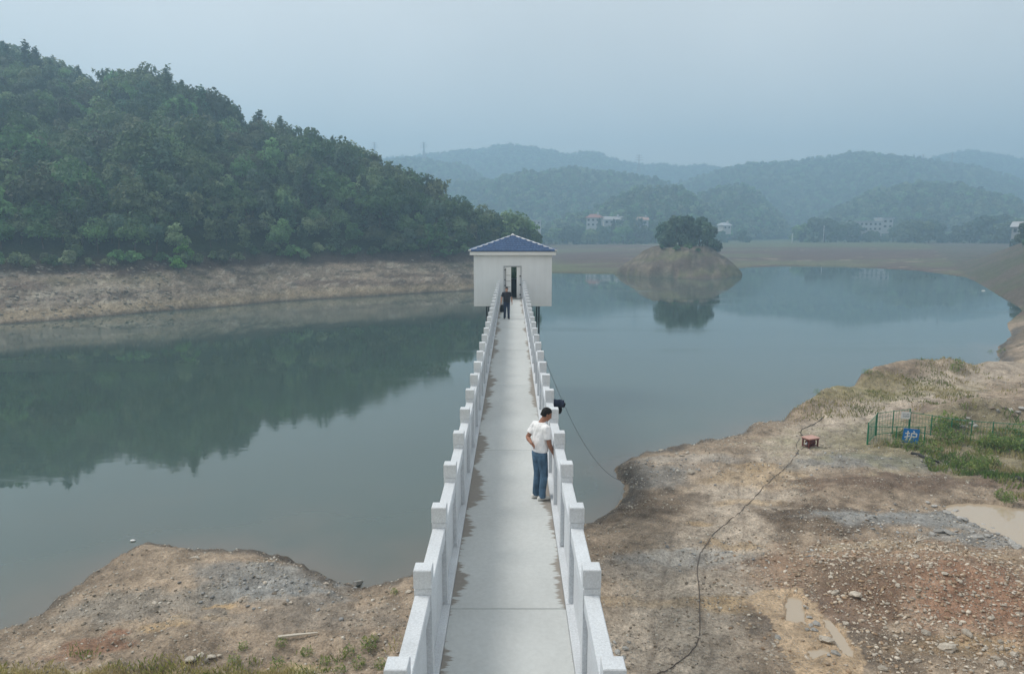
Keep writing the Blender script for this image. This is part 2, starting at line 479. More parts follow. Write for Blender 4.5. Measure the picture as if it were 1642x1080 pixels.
    # ---- far flats, island and right bank
    farm = sm((y - 85) / 20) * (s > -25)
    band = fbm(x * .012, y * .085, 4, 81); b2 = fbm(x * .05, y * .4, 3, 82)
    base = np.array((.105, .070, .058))[None] * (1 + .3 * b2)[:, None]
    C = C * (1 - farm[:, None]) + base * farm[:, None]
    blend((.115, .125, .062), farm * sm((band - .02) / .25) * .8)
    blend((.27, .225, .17), farm * sm((b2 - .32) / .12) * sm((fbm(x * .02, y * .2, 3, 84) - .1) / .2) * .9)
    blend((.095, .125, .055), farm * sm((s - 105) / 40) * .7)
    lg = farm * np.exp(-((s - 6) / 8) ** 2) * sm((fbm(x * .02, y * .05, 3, 85) + .1) / .3) * (y > 190)
    blend((.13, .135, .07), lg * .9)
    lg = farm * (x < 36) * np.exp(-((s - 9) / 9) ** 2) * (y > 190)
    blend((.12, .135, .07), lg * .7)
    rr = np.hypot((x - ISL[0]) / 15.5, (y - ISL[1]) / 17.0)
    blend((.108, .083, .064), sm((1.2 - rr) / .1) * .9); blend((.22, .185, .135), sm((1.2 - rr) / .1) * sm((fbm(x * .5, z * 1.5 + y * .2, 3, 89) - .1) / .2) * .7)
    blend((.115, .125, .055), sm((1.2 - rr) / .1) * sm((fbm(x * .1, y * .1 + z * .9, 3, 86) - .1) / .2) * .6)
    q = (x - 83) * .884 - (y - 116) * .468
    rb = sm((q + 1) / 2) * (y > 85)
    blend((.098, .080, .062), rb * .95)
    blend((.060, .075, .036), rb * sm((fbm(x * .12, y * .12, 4, 87) - .0) / .25) * .6)
    st = np.abs(np.sin(q * .55 + 2.2 * fbm(x * .03, y * .03, 2, 88)))
    blend((.095, .078, .062), rb * sm((.22 - st) / .2) * .6)
    blend((.05, .075, .03), sm((far - 480) / 60))
    blend((.06, .07, .05), ((s < -.6) & (z < -.02)) * 1.0)
    C = np.clip(C, .01, .9)
    col = np.concatenate([C, wet[:, None]], 1)
    me = np_mesh('ground', np.stack([x, y, z], 1), grid_faces(len(th), len(r)), col)
    me.polygons.foreach_set('use_smooth', [True] * len(me.polygons))
    return me

def soil_material(name, peb=True, fine=9.0, dist=.03):
    m = mat(name, (.2, .2, .2), .92, .2); t = NT(m); p = t.pos()
    a = t.attr('col')
    f = t.math('MULTIPLY', t.map(t.noise(p, fine * 1.4, 6, .85), .34, .66, .5, 1.5), t.map(t.noise(p, fine * .17, 6, .75), .34, .66, .68, 1.32))
    c = t.mix(1.0, a.outputs['Color'], f, 'MULTIPLY')
    hgt = t.noise(p, fine * .8, 6, .8)
    if peb:
        vo = t.n('ShaderNodeTexVoronoi'); vo.inputs['Scale'].default_value = 15.0; vo.inputs['Randomness'].default_value = 1.0
        wv = t.n('ShaderNodeVectorMath', operation='ADD'); t.l(p, wv.inputs[0]); nz = t.n('ShaderNodeTexNoise'); nz.inputs['Scale'].default_value = 6; t.l(p, nz.inputs['Vector']); t.l(t.scalev(nz.outputs['Color'], (.022, .022, .022)), wv.inputs[1]); t.l(wv.outputs[0], vo.inputs['Vector'])
        big = t.map(t.noise(p, .8, 4, .65), .38, .6, .15, 1)
        sepc = t.n('ShaderNodeSeparateColor'); t.l(vo.outputs['Color'], sepc.inputs[0])
        on = t.math('MULTIPLY', t.map(sepc.outputs[0], .42, .46, 0, 1), t.map(vo.outputs['Distance'], .25, .36, 1, 0))
        on = t.math('MULTIPLY', on, big)
        tint = t.mix(sepc.outputs[1], (.15, .13, .11), (.56, .51, .45))
        c = t.mix(t.math('MULTIPLY', on, .85), c, tint)
        hgt = t.math('ADD', hgt, t.math('MULTIPLY', on, .8))
    t.color(c)
    t.l(t.map(a.outputs['Alpha'], 0, 1, .95, .28), t.b.inputs['Roughness'])
    hgt = t.math('ADD', t.math('MULTIPLY', hgt, dist * 1.0), t.math('MULTIPLY', t.noise(p, fine * .28, 5, .7), dist * 3.2))
    t.bump(hgt, 1.0, 1.0)
    return m
M['soil'] = soil_material('soil')
ground = tag(link('ground', ground_sheet(), M['soil']), kind='structure')

# ------------------------------------------------------------------ water
def water_material(name, body, rough=.03, strength=.13, scale=1.0, ior=1.72, silt=None):
    m = mat(name, body, rough, .5); t = NT(m); p = t.pos()
    t.b.inputs['IOR'].default_value = ior
    t.b.inputs['Specular IOR Level'].default_value = .5
    sv = t.scalev(p, (.55 * scale, 1.0 * scale, 1.0))
    n = t.noise(sv, 1.9, 3, .6)
    calm = t.math('ADD', t.map(t.noise(t.scalev(p, (.010, .035, 1)), 1.0, 3, .5), .42, .62, .12, .8), t.map(t.noise(t.scalev(p, (.012, .11, 1)), 1.0, 3, .5), .59, .68, 0, 2.4))
    b = t.n('ShaderNodeBump'); b.inputs['Distance'].default_value = .05
    t.l(t.math('MULTIPLY', calm, strength), b.inputs['Strength'])
    t.l(n, b.inputs['Height']); t.l(b.outputs[0], t.b.inputs['Normal'])
    t.l(t.map(calm, .15, 1, rough, rough + .07), t.b.inputs['Roughness'])
    g = t.map(t.noise(t.scalev(p, (.03, .03, 1)), 1.0, 2, .5), .3, .7, .9, 1.1)
    base = t.mix(t.attr('col').outputs['Alpha'], body, silt) if silt else body
    t.color(t.mix(1.0, base, g, 'MULTIPLY'))
    return m
M['water'] = water_material('lake water', (.052, .083, .071), .012, silt=(.125, .112, .088))
M['mud_water'] = water_material('muddy puddle water', (.43, .345, .25), .04, .02, 3)
def water_sheet():
    th = np.concatenate([np.linspace(-100, -46, 20)[:-1], np.linspace(-46, 46, 420), np.linspace(46, 100, 20)[1:]])
    r = np.concatenate([np.geomspace(6, 60, 190)[:-1], np.geomspace(60, 430, 60)])
    T, RR = np.meshgrid(np.radians(th), r, indexing='ij')
    x, y = (RR * np.sin(T)).ravel(), (RR * np.cos(T)).ravel()
    d = np.clip(-sdist(x, y), 0, None)
    n = fbm(x * .35, y * .35, 4, 501)
    a = .85 * np.exp(-d / (1.6 + 1.2 * n)) * (y < 75) + .35 * np.exp(-d / 7.0) * (y < 75) * (.7 + .6 * n)
    me = np_mesh('lake_water', np.stack([x, y, 0 * x], 1), grid_faces(len(th), len(r)), np.stack([a * 0, a * 0, a * 0, np.clip(a, 0, 1)], 1))
    me.polygons.foreach_set('use_smooth', [True] * len(me.polygons)); return me
tag(link('lake_water', water_sheet(), M['water']), kind='structure')
for q in PUD:
    P = []
    for a_, b_ in zip(q['P'], q['P'][1:] + q['P'][:1]):
        P += [tuple(a_ + (b_ - a_) * t_) for t_ in (0, .33, .67)]
    c = np.mean(P, 0)
    ring = [tuple(c + (np.array(p) - c) * 1.12) for p in P]
    mb = MB(); mb.add(ring, [tuple(range(len(ring)))])
    tag(mb.build('puddle', M['mud_water']), kind='structure')

# ------------------------------------------------------------------ hills
def lerp_cols(pts, cols):
    a = np.array(pts, float)
    return [np.interp(cols, a[:, 0], a[:, k]) for k in range(1, a.shape[1])]

def hill_mesh(name, cols, prof, color_fn, m, disp=None):
    """prof: list of (d array, h array) per row, front to back; each column runs along its own bearing"""
    u = (cols - CX) / FPX / math.cos(PITCH)
    D = np.stack([p[0] for p in prof], 1); Z = np.stack([p[1] for p in prof], 1)
    X = u[:, None] * D
    if disp is not None: Z = Z + disp(X, D, Z)
    col = color_fn(X.ravel(), D.ravel(), Z.ravel())
    me = np_mesh(name, np.stack([X.ravel(), D.ravel(), Z.ravel()], 1), grid_faces(*D.shape), np.concatenate([col, np.zeros((col.shape[0], 1))], 1))
    me.polygons.foreach_set('use_smooth', [True] * len(me.polygons))
    return link(name, me, m), X, D, Z

# left hill: (px, shoreline py, vegetation line py, level there, crest py of the treetops, crest distance)
LH = [(-330, 566, 440, 6.4, 30, 250), (-150, 538, 434, 6.4, 62, 246), (0, 520, 430, 6.4, 76, 240), (60, 516, 429, 6.4, 82, 232), (125, 511, 428, 6.4, 106, 226), (168, 507, 427, 6.4, 128, 221), (182, 506, 427, 6.4, 142, 217),
      (215, 503, 426, 6.5, 128, 209), (260, 499, 425, 6.5, 122, 202), (300, 496, 424, 6.5, 138, 198), (340, 493, 422, 6.5, 150, 195), (400, 488, 419, 6.6, 188, 191), (440, 484, 417, 6.6, 204, 188), (520, 479, 414, 6.7, 224, 184),
      (600, 474.5, 411.5, 6.8, 244, 178), (640, 472, 411, 6.8, 262, 174), (680, 469.5, 410.5, 6.8, 290, 171), (740, 466.5, 409, 6.8, 328, 167), (800, 463, 406, 6.8, 346, 168), (840, 458, 402, 6.8, 362, 172), (870, 452, 398, 6.4, 376, 178), (905, 445, 393, 6.0, 389, 184)]
LHC = np.linspace(-330, 905, 420)
lh_s, lh_v, lh_e, lh_t, lh_d = lerp_cols(LH, LHC)
def hill_h(py, d): return CAM_H - (py - (CY - FPX * math.tan(PITCH))) * d * math.cos(PITCH) ** 2 / FPX * (1 / (math.cos(PITCH) + 0)) * 1.0
def lvl(px, py, d): return V(px, py, d)[2]
TREE_H = 6.0
def left_profile():
    ds = np.array([U(c, s, 0)[1] for c, s in zip(LHC, lh_s)])
    dv = np.array([U(c, s, e)[1] for c, s, e in zip(LHC, lh_v, lh_e)])
    dv = np.clip(dv, ds + 8, ds + 15)
    hc = np.array([lvl(c, t, d) for c, t, d in zip(LHC, lh_t, lh_d)]) - TREE_H
    dc = np.maximum(lh_d, dv + 12)
    hc = np.maximum(hc, lh_e + .6)
    tp = 1 - sm((LHC - 850) / 42)
    hc = hc * tp - 1.5 * (1 - tp); ev = lh_e * tp - 1.2 * (1 - tp)
    rows = [(ds - 5, np.full_like(ds, -1.6))]
    for k in np.linspace(0, 1, 26):
        rows.append((ds + (dv - ds) * k, ev * (k ** .85)))
    for k in np.linspace(0, 1, 46)[1:]:
        rows.append((dv + (dc - dv) * k, ev + (hc - ev) * (1 - (1 - k) ** 1.35)))
    for k in np.linspace(0, 1, 8)[1:]:
        rows.append((dc + 50 * k, hc - 20 * k * k * 1.4))
    return rows, ds, dv, dc, hc
lrows, L_ds, L_dv, L_dc, L_hc = left_profile()

def left_disp(X, D, Z):
    bank = (Z > .2) * sm(Z / 1.0) * (1 - sm((Z - 7.5) / 2))
    st = fbm(X * .25 + D * .05, D * .25, 4, 91) * .45 + .22 * np.abs(fbm(X * .9, D * .9 + Z * .6, 3, 92)) + .10 * fbm(X * 2.2, D * 2.2, 2, 90)
    hill = sm((Z - 8) / 6)
    return bank * st + hill * .8 * fbm(X * .05, D * .05, 3, 93)
def left_color(x, y, z):
    n = fbm(x * .2, y * .2, 4, 94); n2 = fbm(x * .06, z * 1.6 + y * .05, 3, 95); n3 = fbm(x * 1.5, y * 1.5, 3, 96)
    C = np.array((.245, .198, .150))[None] * (1 + .3 * n + .3 * n3)[:, None]
    def b(c, w):
        nonlocal C
        w = np.clip(w, 0, 1)[:, None]; C = C * (1 - w) + np.array(c)[None] * (1 + .3 * n3)[:, None] * w
    b((.34, .315, .27), sm((fbm(x * .07, y * .07, 4, 97) - .0) / .3) * sm((-x - 45) / 40) * .8)     # grey slabs at the left
    b((.14, .10, .08), sm((n2 - .0) / .22) * .7); b((.36, .32, .26), sm((fbm(x * .9 + z, z * 3.5 + y * .3, 3, 98) - .22) / .15) * .8); b((.10, .08, .065), sm((fbm(x * .6 + z, z * 3.0 + y * .3, 3, 99) - .24) / .15) * .8)
    b((.32, .255, .17), np.exp(-((z - .9) / .7) ** 2) * .8)                                            # sandy strip above the water
    b((.07, .055, .045), sm((.28 - z) / .2) * .9)                                                      # wet line
    b((.12, .11, .06), sm((n - .15) / .2) * sm((z - 3) / 2) * .5)
    b((.085, .060, .048), sm((z - 5.2 + n) / 1.0))
    b((.028, .042, .018), sm((z - 7) / 1.5))
    return np.clip(C, .01, .8)
M['bank'] = soil_material('bank soil', False, 2.2, .25)
left_hill, LX, LY, LZ = hill_mesh('hillside', LHC, lrows, left_color, M['bank'], left_disp)
tag(left_hill, kind='structure')

M['far_ground'] = mat('wooded hill floor', (.03, .05, .024), .95, .1)
def far_color(x, y, z): return np.tile(np.array((.03, .05, .024)), (len(x), 1))

FAR = {  # name: (distance, tree height, base distance shrink, crest points)
 'a': (540, 9, [(850, 385), (872, 362), (890, 350), (905, 345), (935, 338), (960, 330), (990, 312), (1020, 302), (1050, 297), (1080, 300), (1110, 312), (1140, 335), (1165, 362), (1185, 384)]),
 'b': (650, 9, [(1060, 345), (1085, 326), (1120, 309), (1150, 297), (1175, 296), (1200, 305), (1225, 325), (1245, 350), (1262, 372), (1275, 385)]),
 'c': (740, 10, [(660, 330), (700, 302), (740, 290), (790, 285), (840, 273), (880, 270), (925, 267), (960, 272), (1000, 280), (1040, 287), (1070, 300), (1110, 320), (1150, 345)]),
 'd': (620, 9, [(1255, 385), (1280, 368), (1300, 350), (1330, 333), (1360, 317), (1400, 299), (1440, 292), (1480, 290), (1520, 293), (1560, 305), (1600, 318), (1650, 330), (1740, 335), (1900, 330)]),
 'e': (960, 10, [(540, 270), (600, 256), (640, 252), (690, 255), (740, 262), (775, 280), (800, 302), (830, 330)]),
 'f': (930, 11, [(1030, 320), (1060, 300), (1100, 285), (1150, 270), (1190, 262), (1240, 258), (1300, 255), (1340, 248), (1385, 245), (1430, 250), (1470, 258), (1500, 263), (1530, 266), (1570, 278), (1610, 290), (1660, 300), (1760, 306), (1950, 300)]),
 'g': (1300, 12, [(560, 262), (640, 250), (690, 248), (720, 243), (770, 238), (800, 232), (830, 231), (870, 238), (910, 248), (930, 244), (955, 245), (985, 255), (1020, 262), (1060, 265), (1100, 267), (1160, 268), (1240, 280)]),
 'h': (1350, 12, [(1400, 275), (1450, 260), (1490, 247), (1525, 239), (1550, 245), (1590, 252), (1640, 258), (1720, 262), (1900, 258)]),
}
FAR_PTS = []
for key, (dist, th, pts) in FAR.items():
    cols = np.linspace(pts[0][0], pts[-1][0], 90)
    (ty,) = lerp_cols(pts, cols)
    ty = ty + 4.0 * fbm(cols * .035, cols * 0, 3, ord(key))
    dc = dist + 30 * fbm(cols * .012, cols * 0, 2, ord(key) + 3)
    hc = np.maximum(np.array([lvl(c, t, d) for c, t, d in zip(cols, ty, dc)]) - th * .85, 5.2)
    front = np.minimum(dc * .24, 25 + (hc - 4) * 2.0)
    rows = []
    for k in np.linspace(0, 1, 26):
        rows.append((dc - front * (1 - k), 4.3 + (hc - 4.3) * (1 - (1 - k) ** 1.3) ** 1.05))
    for k in np.linspace(0, 1, 7)[1:]:
        rows.append((dc + 60 * k, hc - (hc - 2) * .8 * k * k - .5 * k))
    disp = lambda X, D, Z, s=ord(key): sm((Z - 8) / 12) * (9.0 if dist > 600 else 4.5) * fbm(X * .012, D * .012, 3, s + 9) * np.minimum(1, .3 + 0 * Z)
    o, X, Y, Z = hill_mesh('hill', cols, rows, far_color, M['far_ground'], disp)
    tag(o, kind='structure')
    FAR_PTS.append((key, dist, th, X[:, :28], Y[:, :28], Z[:, :28]))

# ------------------------------------------------------------------ haze: one closed box of even pale air
hz = MB().box((-1500, -60, -6), (1500, 1560, 205)).build('haze')
hm = bpy.data.materials.new('haze air'); hm.use_nodes = True
hm.node_tree.nodes.clear()
ho = hm.node_tree.nodes.new('ShaderNodeOutputMaterial'); hv = hm.node_tree.nodes.new('ShaderNodeVolumePrincipled')
hv.inputs['Color'].default_value = (.505, .74, .945, 1)
hv.inputs['Density'].default_value = .00138
hv.inputs['Anisotropy'].default_value = .25
hm.node_tree.links.new(hv.outputs[0], ho.inputs['Volume'])
hz.data.materials.append(hm)
tag(hz, kind='stuff')

# ------------------------------------------------------------------ trees
def leaf_material(name, c, var=.35, trans=.36):
    m = bpy.data.materials.new(name); m.use_nodes = True
    t = NT(m); b = t.b
    oi = t.n('ShaderNodeObjectInfo'); a = t.attr('col')
    k = t.map(oi.outputs['Random'], 0, 1, 1 - var, 1 + var)
    base = t.mix(1.0, c, a.outputs['Color'], 'MULTIPLY')
    base = t.mix(1.0, base, k, 'MULTIPLY')
    hs = t.n('ShaderNodeHueSaturation')
    rn = t.math('FRACT', t.math('MULTIPLY', oi.outputs['Random'], 7.31))
    t.l(t.map(rn, 0, 1, .455, .525), hs.inputs['Hue']); t.l(t.map(rn, 0, 1, .75, 1.1), hs.inputs['Saturation']); t.l(base, hs.inputs['Color'])
    t.l(hs.outputs[0], b.inputs['Base Color'])
    b.inputs['Roughness'].default_value = .65; b.inputs['Specular IOR Level'].default_value = .25
    tr = t.n('ShaderNodeBsdfTranslucent'); t.l(hs.outputs[0], tr.inputs['Color'])
    mx = t.n('ShaderNodeMixShader'); mx.inputs[0].default_value = trans
    out = t.t.nodes['Material Output']
    t.l(b.outputs[0], mx.inputs[1]); t.l(tr.outputs[0], mx.inputs[2]); t.l(mx.outputs[0], out.inputs['Surface'])
    return m
M['leaf_broad'] = leaf_material('broad leaves', (.108, .185, .074), .55)
M['leaf_pine'] = leaf_material('fir needles', (.084, .158, .084), .45)
M['leaf_bamboo'] = leaf_material('bamboo leaves', (.120, .172, .074))
M['leaf_lime'] = leaf_material('lime green leaves', (.11, .24, .035), .15)
M['leaf_dark'] = leaf_material('dark leaves', (.064, .116, .072), .4)
M['bark'] = mat('bark', (.085, .065, .05), .9, .1)

def leaf_quads(P, N, size, rng, aspect=.6):
    """one folded leaf clump (two quads as a 4-gon) at each point, facing roughly N"""
    n = len(P)
    N = N + rng.normal(0, .45, (n, 3)); N /= np.linalg.norm(N, axis=1)[:, None] + 1e-9
    A = np.cross(N, rng.normal(0, 1, (n, 3))); A /= np.linalg.norm(A, axis=1)[:, None] + 1e-9
    B = np.cross(N, A)
    s = (size * rng.uniform(.55, 1.35, n))[:, None]
    k = rng.uniform(.7, 1.3, (4, n, 1))
    v = np.stack([P - A * s * k[0], P - B * s * aspect * k[1] + N * s * .15, P + A * s * k[2], P + B * s * aspect * k[3] - N * s * .1], 1).reshape(-1, 3)
    f = np.arange(4 * n).reshape(n, 4)
    return v, f

def crown_broad(h, r, n, leaf, rng, lobes=9, low=.25):
    cs = []
    for k in range(lobes):
        a = rng.uniform(0, 2 * math.pi); q = math.sqrt(rng.uniform(0, 1)) * r * .68
        z = h * (low + .28 + rng.uniform(0, .42) * (1 - .35 * q / r))
        cs.append((q * math.cos(a), q * math.sin(a), z, r * rng.uniform(.34, .52)))
    cs.append((0, 0, h * .80, r * .5))
    cs = np.array(cs)
    i = rng.integers(0, len(cs), n)
    d = rng.normal(0, 1, (n, 3)); d[:, 2] = np.abs(d[:, 2]) * 1.1 - .45; d /= np.linalg.norm(d, axis=1)[:, None]
    rad = cs[i, 3] * rng.uniform(.72, 1.06, n)
    P = cs[i, :3] + d * rad[:, None] * np.array((1, 1, .8))
    v, f = leaf_quads(P, d * .9 + np.array((0, 0, .35)), leaf, rng)
    lobe_tint = rng.uniform(.72, 1.3, len(cs))
    c = np.repeat(lobe_tint[i] * rng.uniform(.8, 1.2, n), 4)
    return v, f, c

def crown_bushy(h, r, n, leaf, rng, lobes=18):
    cs = []
    for k in range(lobes):
        a = rng.uniform(0, 6.283); e = rng.uniform(.02, 1.45); q = rng.uniform(.55, .85)
        cs.append((math.cos(a) * math.cos(e) * r * q, math.sin(a) * math.cos(e) * r * q, h * (.06 + .72 * math.sin(e) * (q + .12)), r * rng.uniform(.26, .42)))
    cs = np.array(cs)
    i = rng.integers(0, lobes, n)
    d = rng.normal(0, 1, (n, 3)); d[:, 2] = np.abs(d[:, 2]) - .4; d /= np.linalg.norm(d, axis=1)[:, None]
    P = cs[i, :3] + d * (cs[i, 3] * rng.uniform(.7, 1.06, n))[:, None]
    v, f = leaf_quads(P, d * .9 + np.array((0, 0, .35)), leaf, rng)
    tint = rng.uniform(.75, 1.3, lobes)
    return v, f, np.repeat(tint[i] * rng.uniform(.8, 1.2, n), 4)

def crown_tier(h, r, n, leaf, rng, tiers=7, low=.14):
    P, N = [], []
    per = max(6, n // (tiers * 8))
    for k in range(tiers):
        z = h * (low + (.97 - low) * k / (tiers - 1)); rr = r * (1 - .78 * (k / (tiers - 1)) ** 1.3) * rng.uniform(.8, 1.15)
        nb = int(rng.integers(6, 10)); a0 = rng.uniform(0, 6.28)
        for b in range(nb):
            a = a0 + 6.283 * b / nb + rng.normal(0, .25); bz = rng.normal(0, .22); L = rr * rng.uniform(.6, 1.15)
            for q in np.linspace(.12, 1, per):
                w = .22 * L * (1.1 - q)
                P.append((math.cos(a) * L * q + rng.normal(0, w * .5 + .05), math.sin(a) * L * q + rng.normal(0, w * .5 + .05), z + .10 * L * q * q - .16 * L * q + rng.normal(0, .20) + bz))
                N.append((0, 0, 1.2))
    P = np.array(P); v, f = leaf_quads(P, np.array(N), leaf, rng, .5)
    c = np.repeat(rng.uniform(.75, 1.25, len(P)), 4)
    return v, f, c

def crown_cone(h, r, n, leaf, rng):
    q = rng.uniform(0, 1, n) ** .75; a = rng.uniform(0, 6.283, n)
    rr = r * (1 - q) ** .8 * rng.uniform(.6, 1.05, n) + .08
    P = np.stack([rr * np.cos(a), rr * np.sin(a), h * (.12 + .88 * q)], 1)
    N = np.stack([np.cos(a), np.sin(a), np.full(n, .5)], 1)
    v, f = leaf_quads(P, N, leaf, rng); return v, f, np.repeat(rng.uniform(.7, 1.25, n), 4)

def crown_plume(h, r, n, leaf, rng, stems=9):
    P, N = [], []
    per = n // stems
    for k in range(stems):
        a = rng.uniform(0, 6.283); lean = r * rng.uniform(.3, 1.0); hh = h * rng.uniform(.75, 1.02)
        t = rng.uniform(.3, 1, per)
        x = math.cos(a) * lean * t ** 2.2; y = math.sin(a) * lean * t ** 2.2
        z = hh * (t - .16 * t ** 5)
        w = .30 * r * (1.15 - t)
        P.append(np.stack([x + rng.normal(0, 1, per) * w, y + rng.normal(0, 1, per) * w, z + rng.normal(0, .12, per)], 1))
        N.append(np.tile((math.cos(a) * .6, math.sin(a) * .6, .8), (per, 1)))
    P = np.concatenate(P); N = np.concatenate(N)
    v, f = leaf_quads(P, N, leaf, rng, .4); return v, f, np.repeat(rng.uniform(.75, 1.3, len(P)), 4)

def crown_obj_mesh(name, vfc, m):
    v, f, c = vfc
    col = np.stack([c, c, c, np.ones_like(c)], 1)
    me = np_mesh(name, v, f, col); me.materials.append(m); return me

def trunk_mesh(h, r, rng, limbs=4, spread=.8):
    mb = MB()
    bend = rng.normal(0, .04 * h, 2)
    mb.tube([(0, 0, -.4), (bend[0] * .3, bend[1] * .3, h * .25), (bend[0], bend[1], h * .5), (bend[0], bend[1], h * .82)], [r * 1.25, r, r * .75, r * .25], 6)
    for k in range(limbs):
        a = rng.uniform(0, 6.28); z = h * rng.uniform(.3, .55); L = h * .3 * spread
        mb.tube([(bend[0] * .8, bend[1] * .8, z), (math.cos(a) * L * .5, math.sin(a) * L * .5, z + L * .55), (math.cos(a) * L, math.sin(a) * L, z + L * .8)], [r * .5, r * .35, r * .12], 5)
    me = mb.mesh('trunk'); me.materials.append(M['bark']); return me

KINDS = []   # (name, label, category, crown mesh, trunk mesh)
def kind(name, label, cat, vfc, m, h, r, limbs=4):
    KINDS.append((name, label, cat, crown_obj_mesh('crown', vfc, m), trunk_mesh(h, r, RNG, limbs)))
for k in range(4):
    kind('broadleaf_tree', 'rounded green broadleaf tree', 'tree', crown_broad(6.6, 2.7 + .25 * k, 1250, .31, RNG, 10 + k, .08), 'leaf_broad' and M['leaf_broad'], 6.2, .15)
for k in range(3):
    kind('fir_tree', 'layered feathery fir tree', 'tree', crown_tier(7.0, 2.5 + .2 * k, 1150, .31, RNG, 9 + k), M['leaf_pine'], 6.8, .14, 0)
for k in range(2):
    kind('bamboo_clump', 'pale plumed bamboo clump', 'bamboo', crown_plume(6.6, 2.4, 720, .36, RNG, 9 + 2 * k), M['leaf_bamboo'], 5.6, .07, 2)
for k in range(2):
    kind('dark_tree', 'dusky dark crowned tree', 'tree', crown_broad(7.0, 2.5, 1150, .31, RNG, 9 + k, .08), M['leaf_dark'], 6.6, .15)
KINDS.append(('cypress_tree', 'narrow pointed dark cypress', 'tree', crown_obj_mesh('crown', crown_cone(8.0, 1.4, 560, .32, RNG), M['leaf_dark']), trunk_mesh(7.2, .12, RNG, 0)))
KINDS.append(('shrub', 'low leafy green shrub', 'shrub', crown_obj_mesh('crown', crown_broad(2.4, 1.7, 420, .26, RNG, 6, .05), M['leaf_broad']), trunk_mesh(1.8, .06, RNG, 2)))

for k in range(3):
    KINDS.append(('bushy_tree', 'bushy tree leafy to the ground', 'tree', crown_obj_mesh('crown', crown_bushy(6.4, 3.1 + .2 * k, 1300, .40, RNG, 20), M['leaf_dark' if k < 2 else 'leaf_broad']), trunk_mesh(5.0, .15, RNG)))

def plant_tree(k, p, sc, rz, label, group, cr=None, sz=1.0):
    name, lab, cat, crown, trunk = KINDS[k]
    t = empty(name, p, rz)
    t.scale = (sc, sc, sc * sz)
    tag(t, label, cat, group)
    c = bpy.data.objects.new('crown', cr or crown); COL.objects.link(c); c.parent = t
    q = bpy.data.objects.new('trunk', trunk); COL.objects.link(q); q.parent = t
    return t

# instanced far woods (stuff)
proto = bpy.data.collections.new('wood_kinds')
PROTO_N = 0
for k, (nm, lb, ct, cr, tr) in enumerate(KINDS[:11]):
    o = bpy.data.objects.new('wood_%02d' % k, cr); proto.objects.link(o); PROTO_N += 1
proto_far = bpy.data.collections.new('far_wood_kinds')
FARK = [crown_obj_mesh('far_crown', crown_broad(1.0, .46, 190, .11, RNG, 6, .0), M['leaf_broad']), crown_obj_mesh('far_crown', crown_broad(1.0, .42, 190, .11, RNG, 5, .0), M['leaf_broad']),
        crown_obj_mesh('far_crown', crown_tier(1.05, .36, 220, .10, RNG, 8), M['leaf_pine']), crown_obj_mesh('far_crown', crown_cone(1.25, .25, 130, .09, RNG), M['leaf_dark']),
        crown_obj_mesh('far_crown', crown_plume(1.0, .38, 150, .10, RNG, 7), M['leaf_bamboo'])]
for k, me in enumerate(FARK):
    proto_far.objects.link(bpy.data.objects.new('far_%02d' % k, me))

def gn_wood(name, P, sc, rot, idx, coll):
    me = bpy.data.meshes.new(name)
    me.vertices.add(len(P)); me.vertices.foreach_set('co', np.asarray(P, np.float32).ravel())
    for an, ty, arr, kind_ in (('w_scale', 'FLOAT_VECTOR', sc, 'vector'), ('w_rot', 'FLOAT_VECTOR', rot, 'vector'), ('w_idx', 'INT', idx, 'value')):
        at = me.attributes.new(an, ty, 'POINT'); at.data.foreach_set(kind_, np.asarray(arr).ravel())
    me.update()
    o = link(name, me)
    ng = bpy.data.node_groups.new(name, 'GeometryNodeTree')
    ng.interface.new_socket('Geometry', in_out='INPUT', socket_type='NodeSocketGeometry')
    ng.interface.new_socket('Geometry', in_out='OUTPUT', socket_type='NodeSocketGeometry')
    N = ng.nodes.new; L = ng.links.new
    gi, go = N('NodeGroupInput'), N('NodeGroupOutput')
    ip = N('GeometryNodeInstanceOnPoints'); ci = N('GeometryNodeCollectionInfo')
    ci.inputs['Collection'].default_value = coll
    ci.inputs['Separate Children'].default_value = True; ci.inputs['Reset Children'].default_value = True
    ip.inputs['Pick Instance'].default_value = True
    def na(nm, ty):
        x = N('GeometryNodeInputNamedAttribute'); x.data_type = ty; x.inputs['Name'].default_value = nm
        return next(s for s in x.outputs if s.enabled and s.name == 'Attribute')
    L(gi.outputs[0], ip.inputs['Points']); L(ci.outputs[0], ip.inputs['Instance'])
    L(na('w_idx', 'INT'), ip.inputs['Instance Index']); L(na('w_scale', 'FLOAT_VECTOR'), ip.inputs['Scale'])
    er = N('FunctionNodeEulerToRotation'); L(na('w_rot', 'FLOAT_VECTOR'), er.inputs[0]); L(er.outputs[0], ip.inputs['Rotation'])
    L(ip.outputs[0], go.inputs[0])
    md = o.modifiers.new('wood', 'NODES'); md.node_group = ng
    return o

def surf_sample(X, Y, Z, area_per, rng):
    """scatter on a grid surface by true area"""
    a = np.stack([X, Y, Z], 2)
    e1 = a[1:, :-1] - a[:-1, :-1]; e2 = a[:-1, 1:] - a[:-1, :-1]
    ar = np.linalg.norm(np.cross(e1, e2), axis=2)
    n = rng.poisson(ar / area_per)
    i, j = np.nonzero(n); rep = n[i, j]
    i = np.repeat(i, rep); j = np.repeat(j, rep)
    u, v = rng.uniform(0, 1, len(i))[:, None], rng.uniform(0, 1, len(i))[:, None]
    return a[i, j] * (1 - u) * (1 - v) + a[i + 1, j] * u * (1 - v) + a[i, j + 1] * (1 - u) * v + a[i + 1, j + 1] * u * v

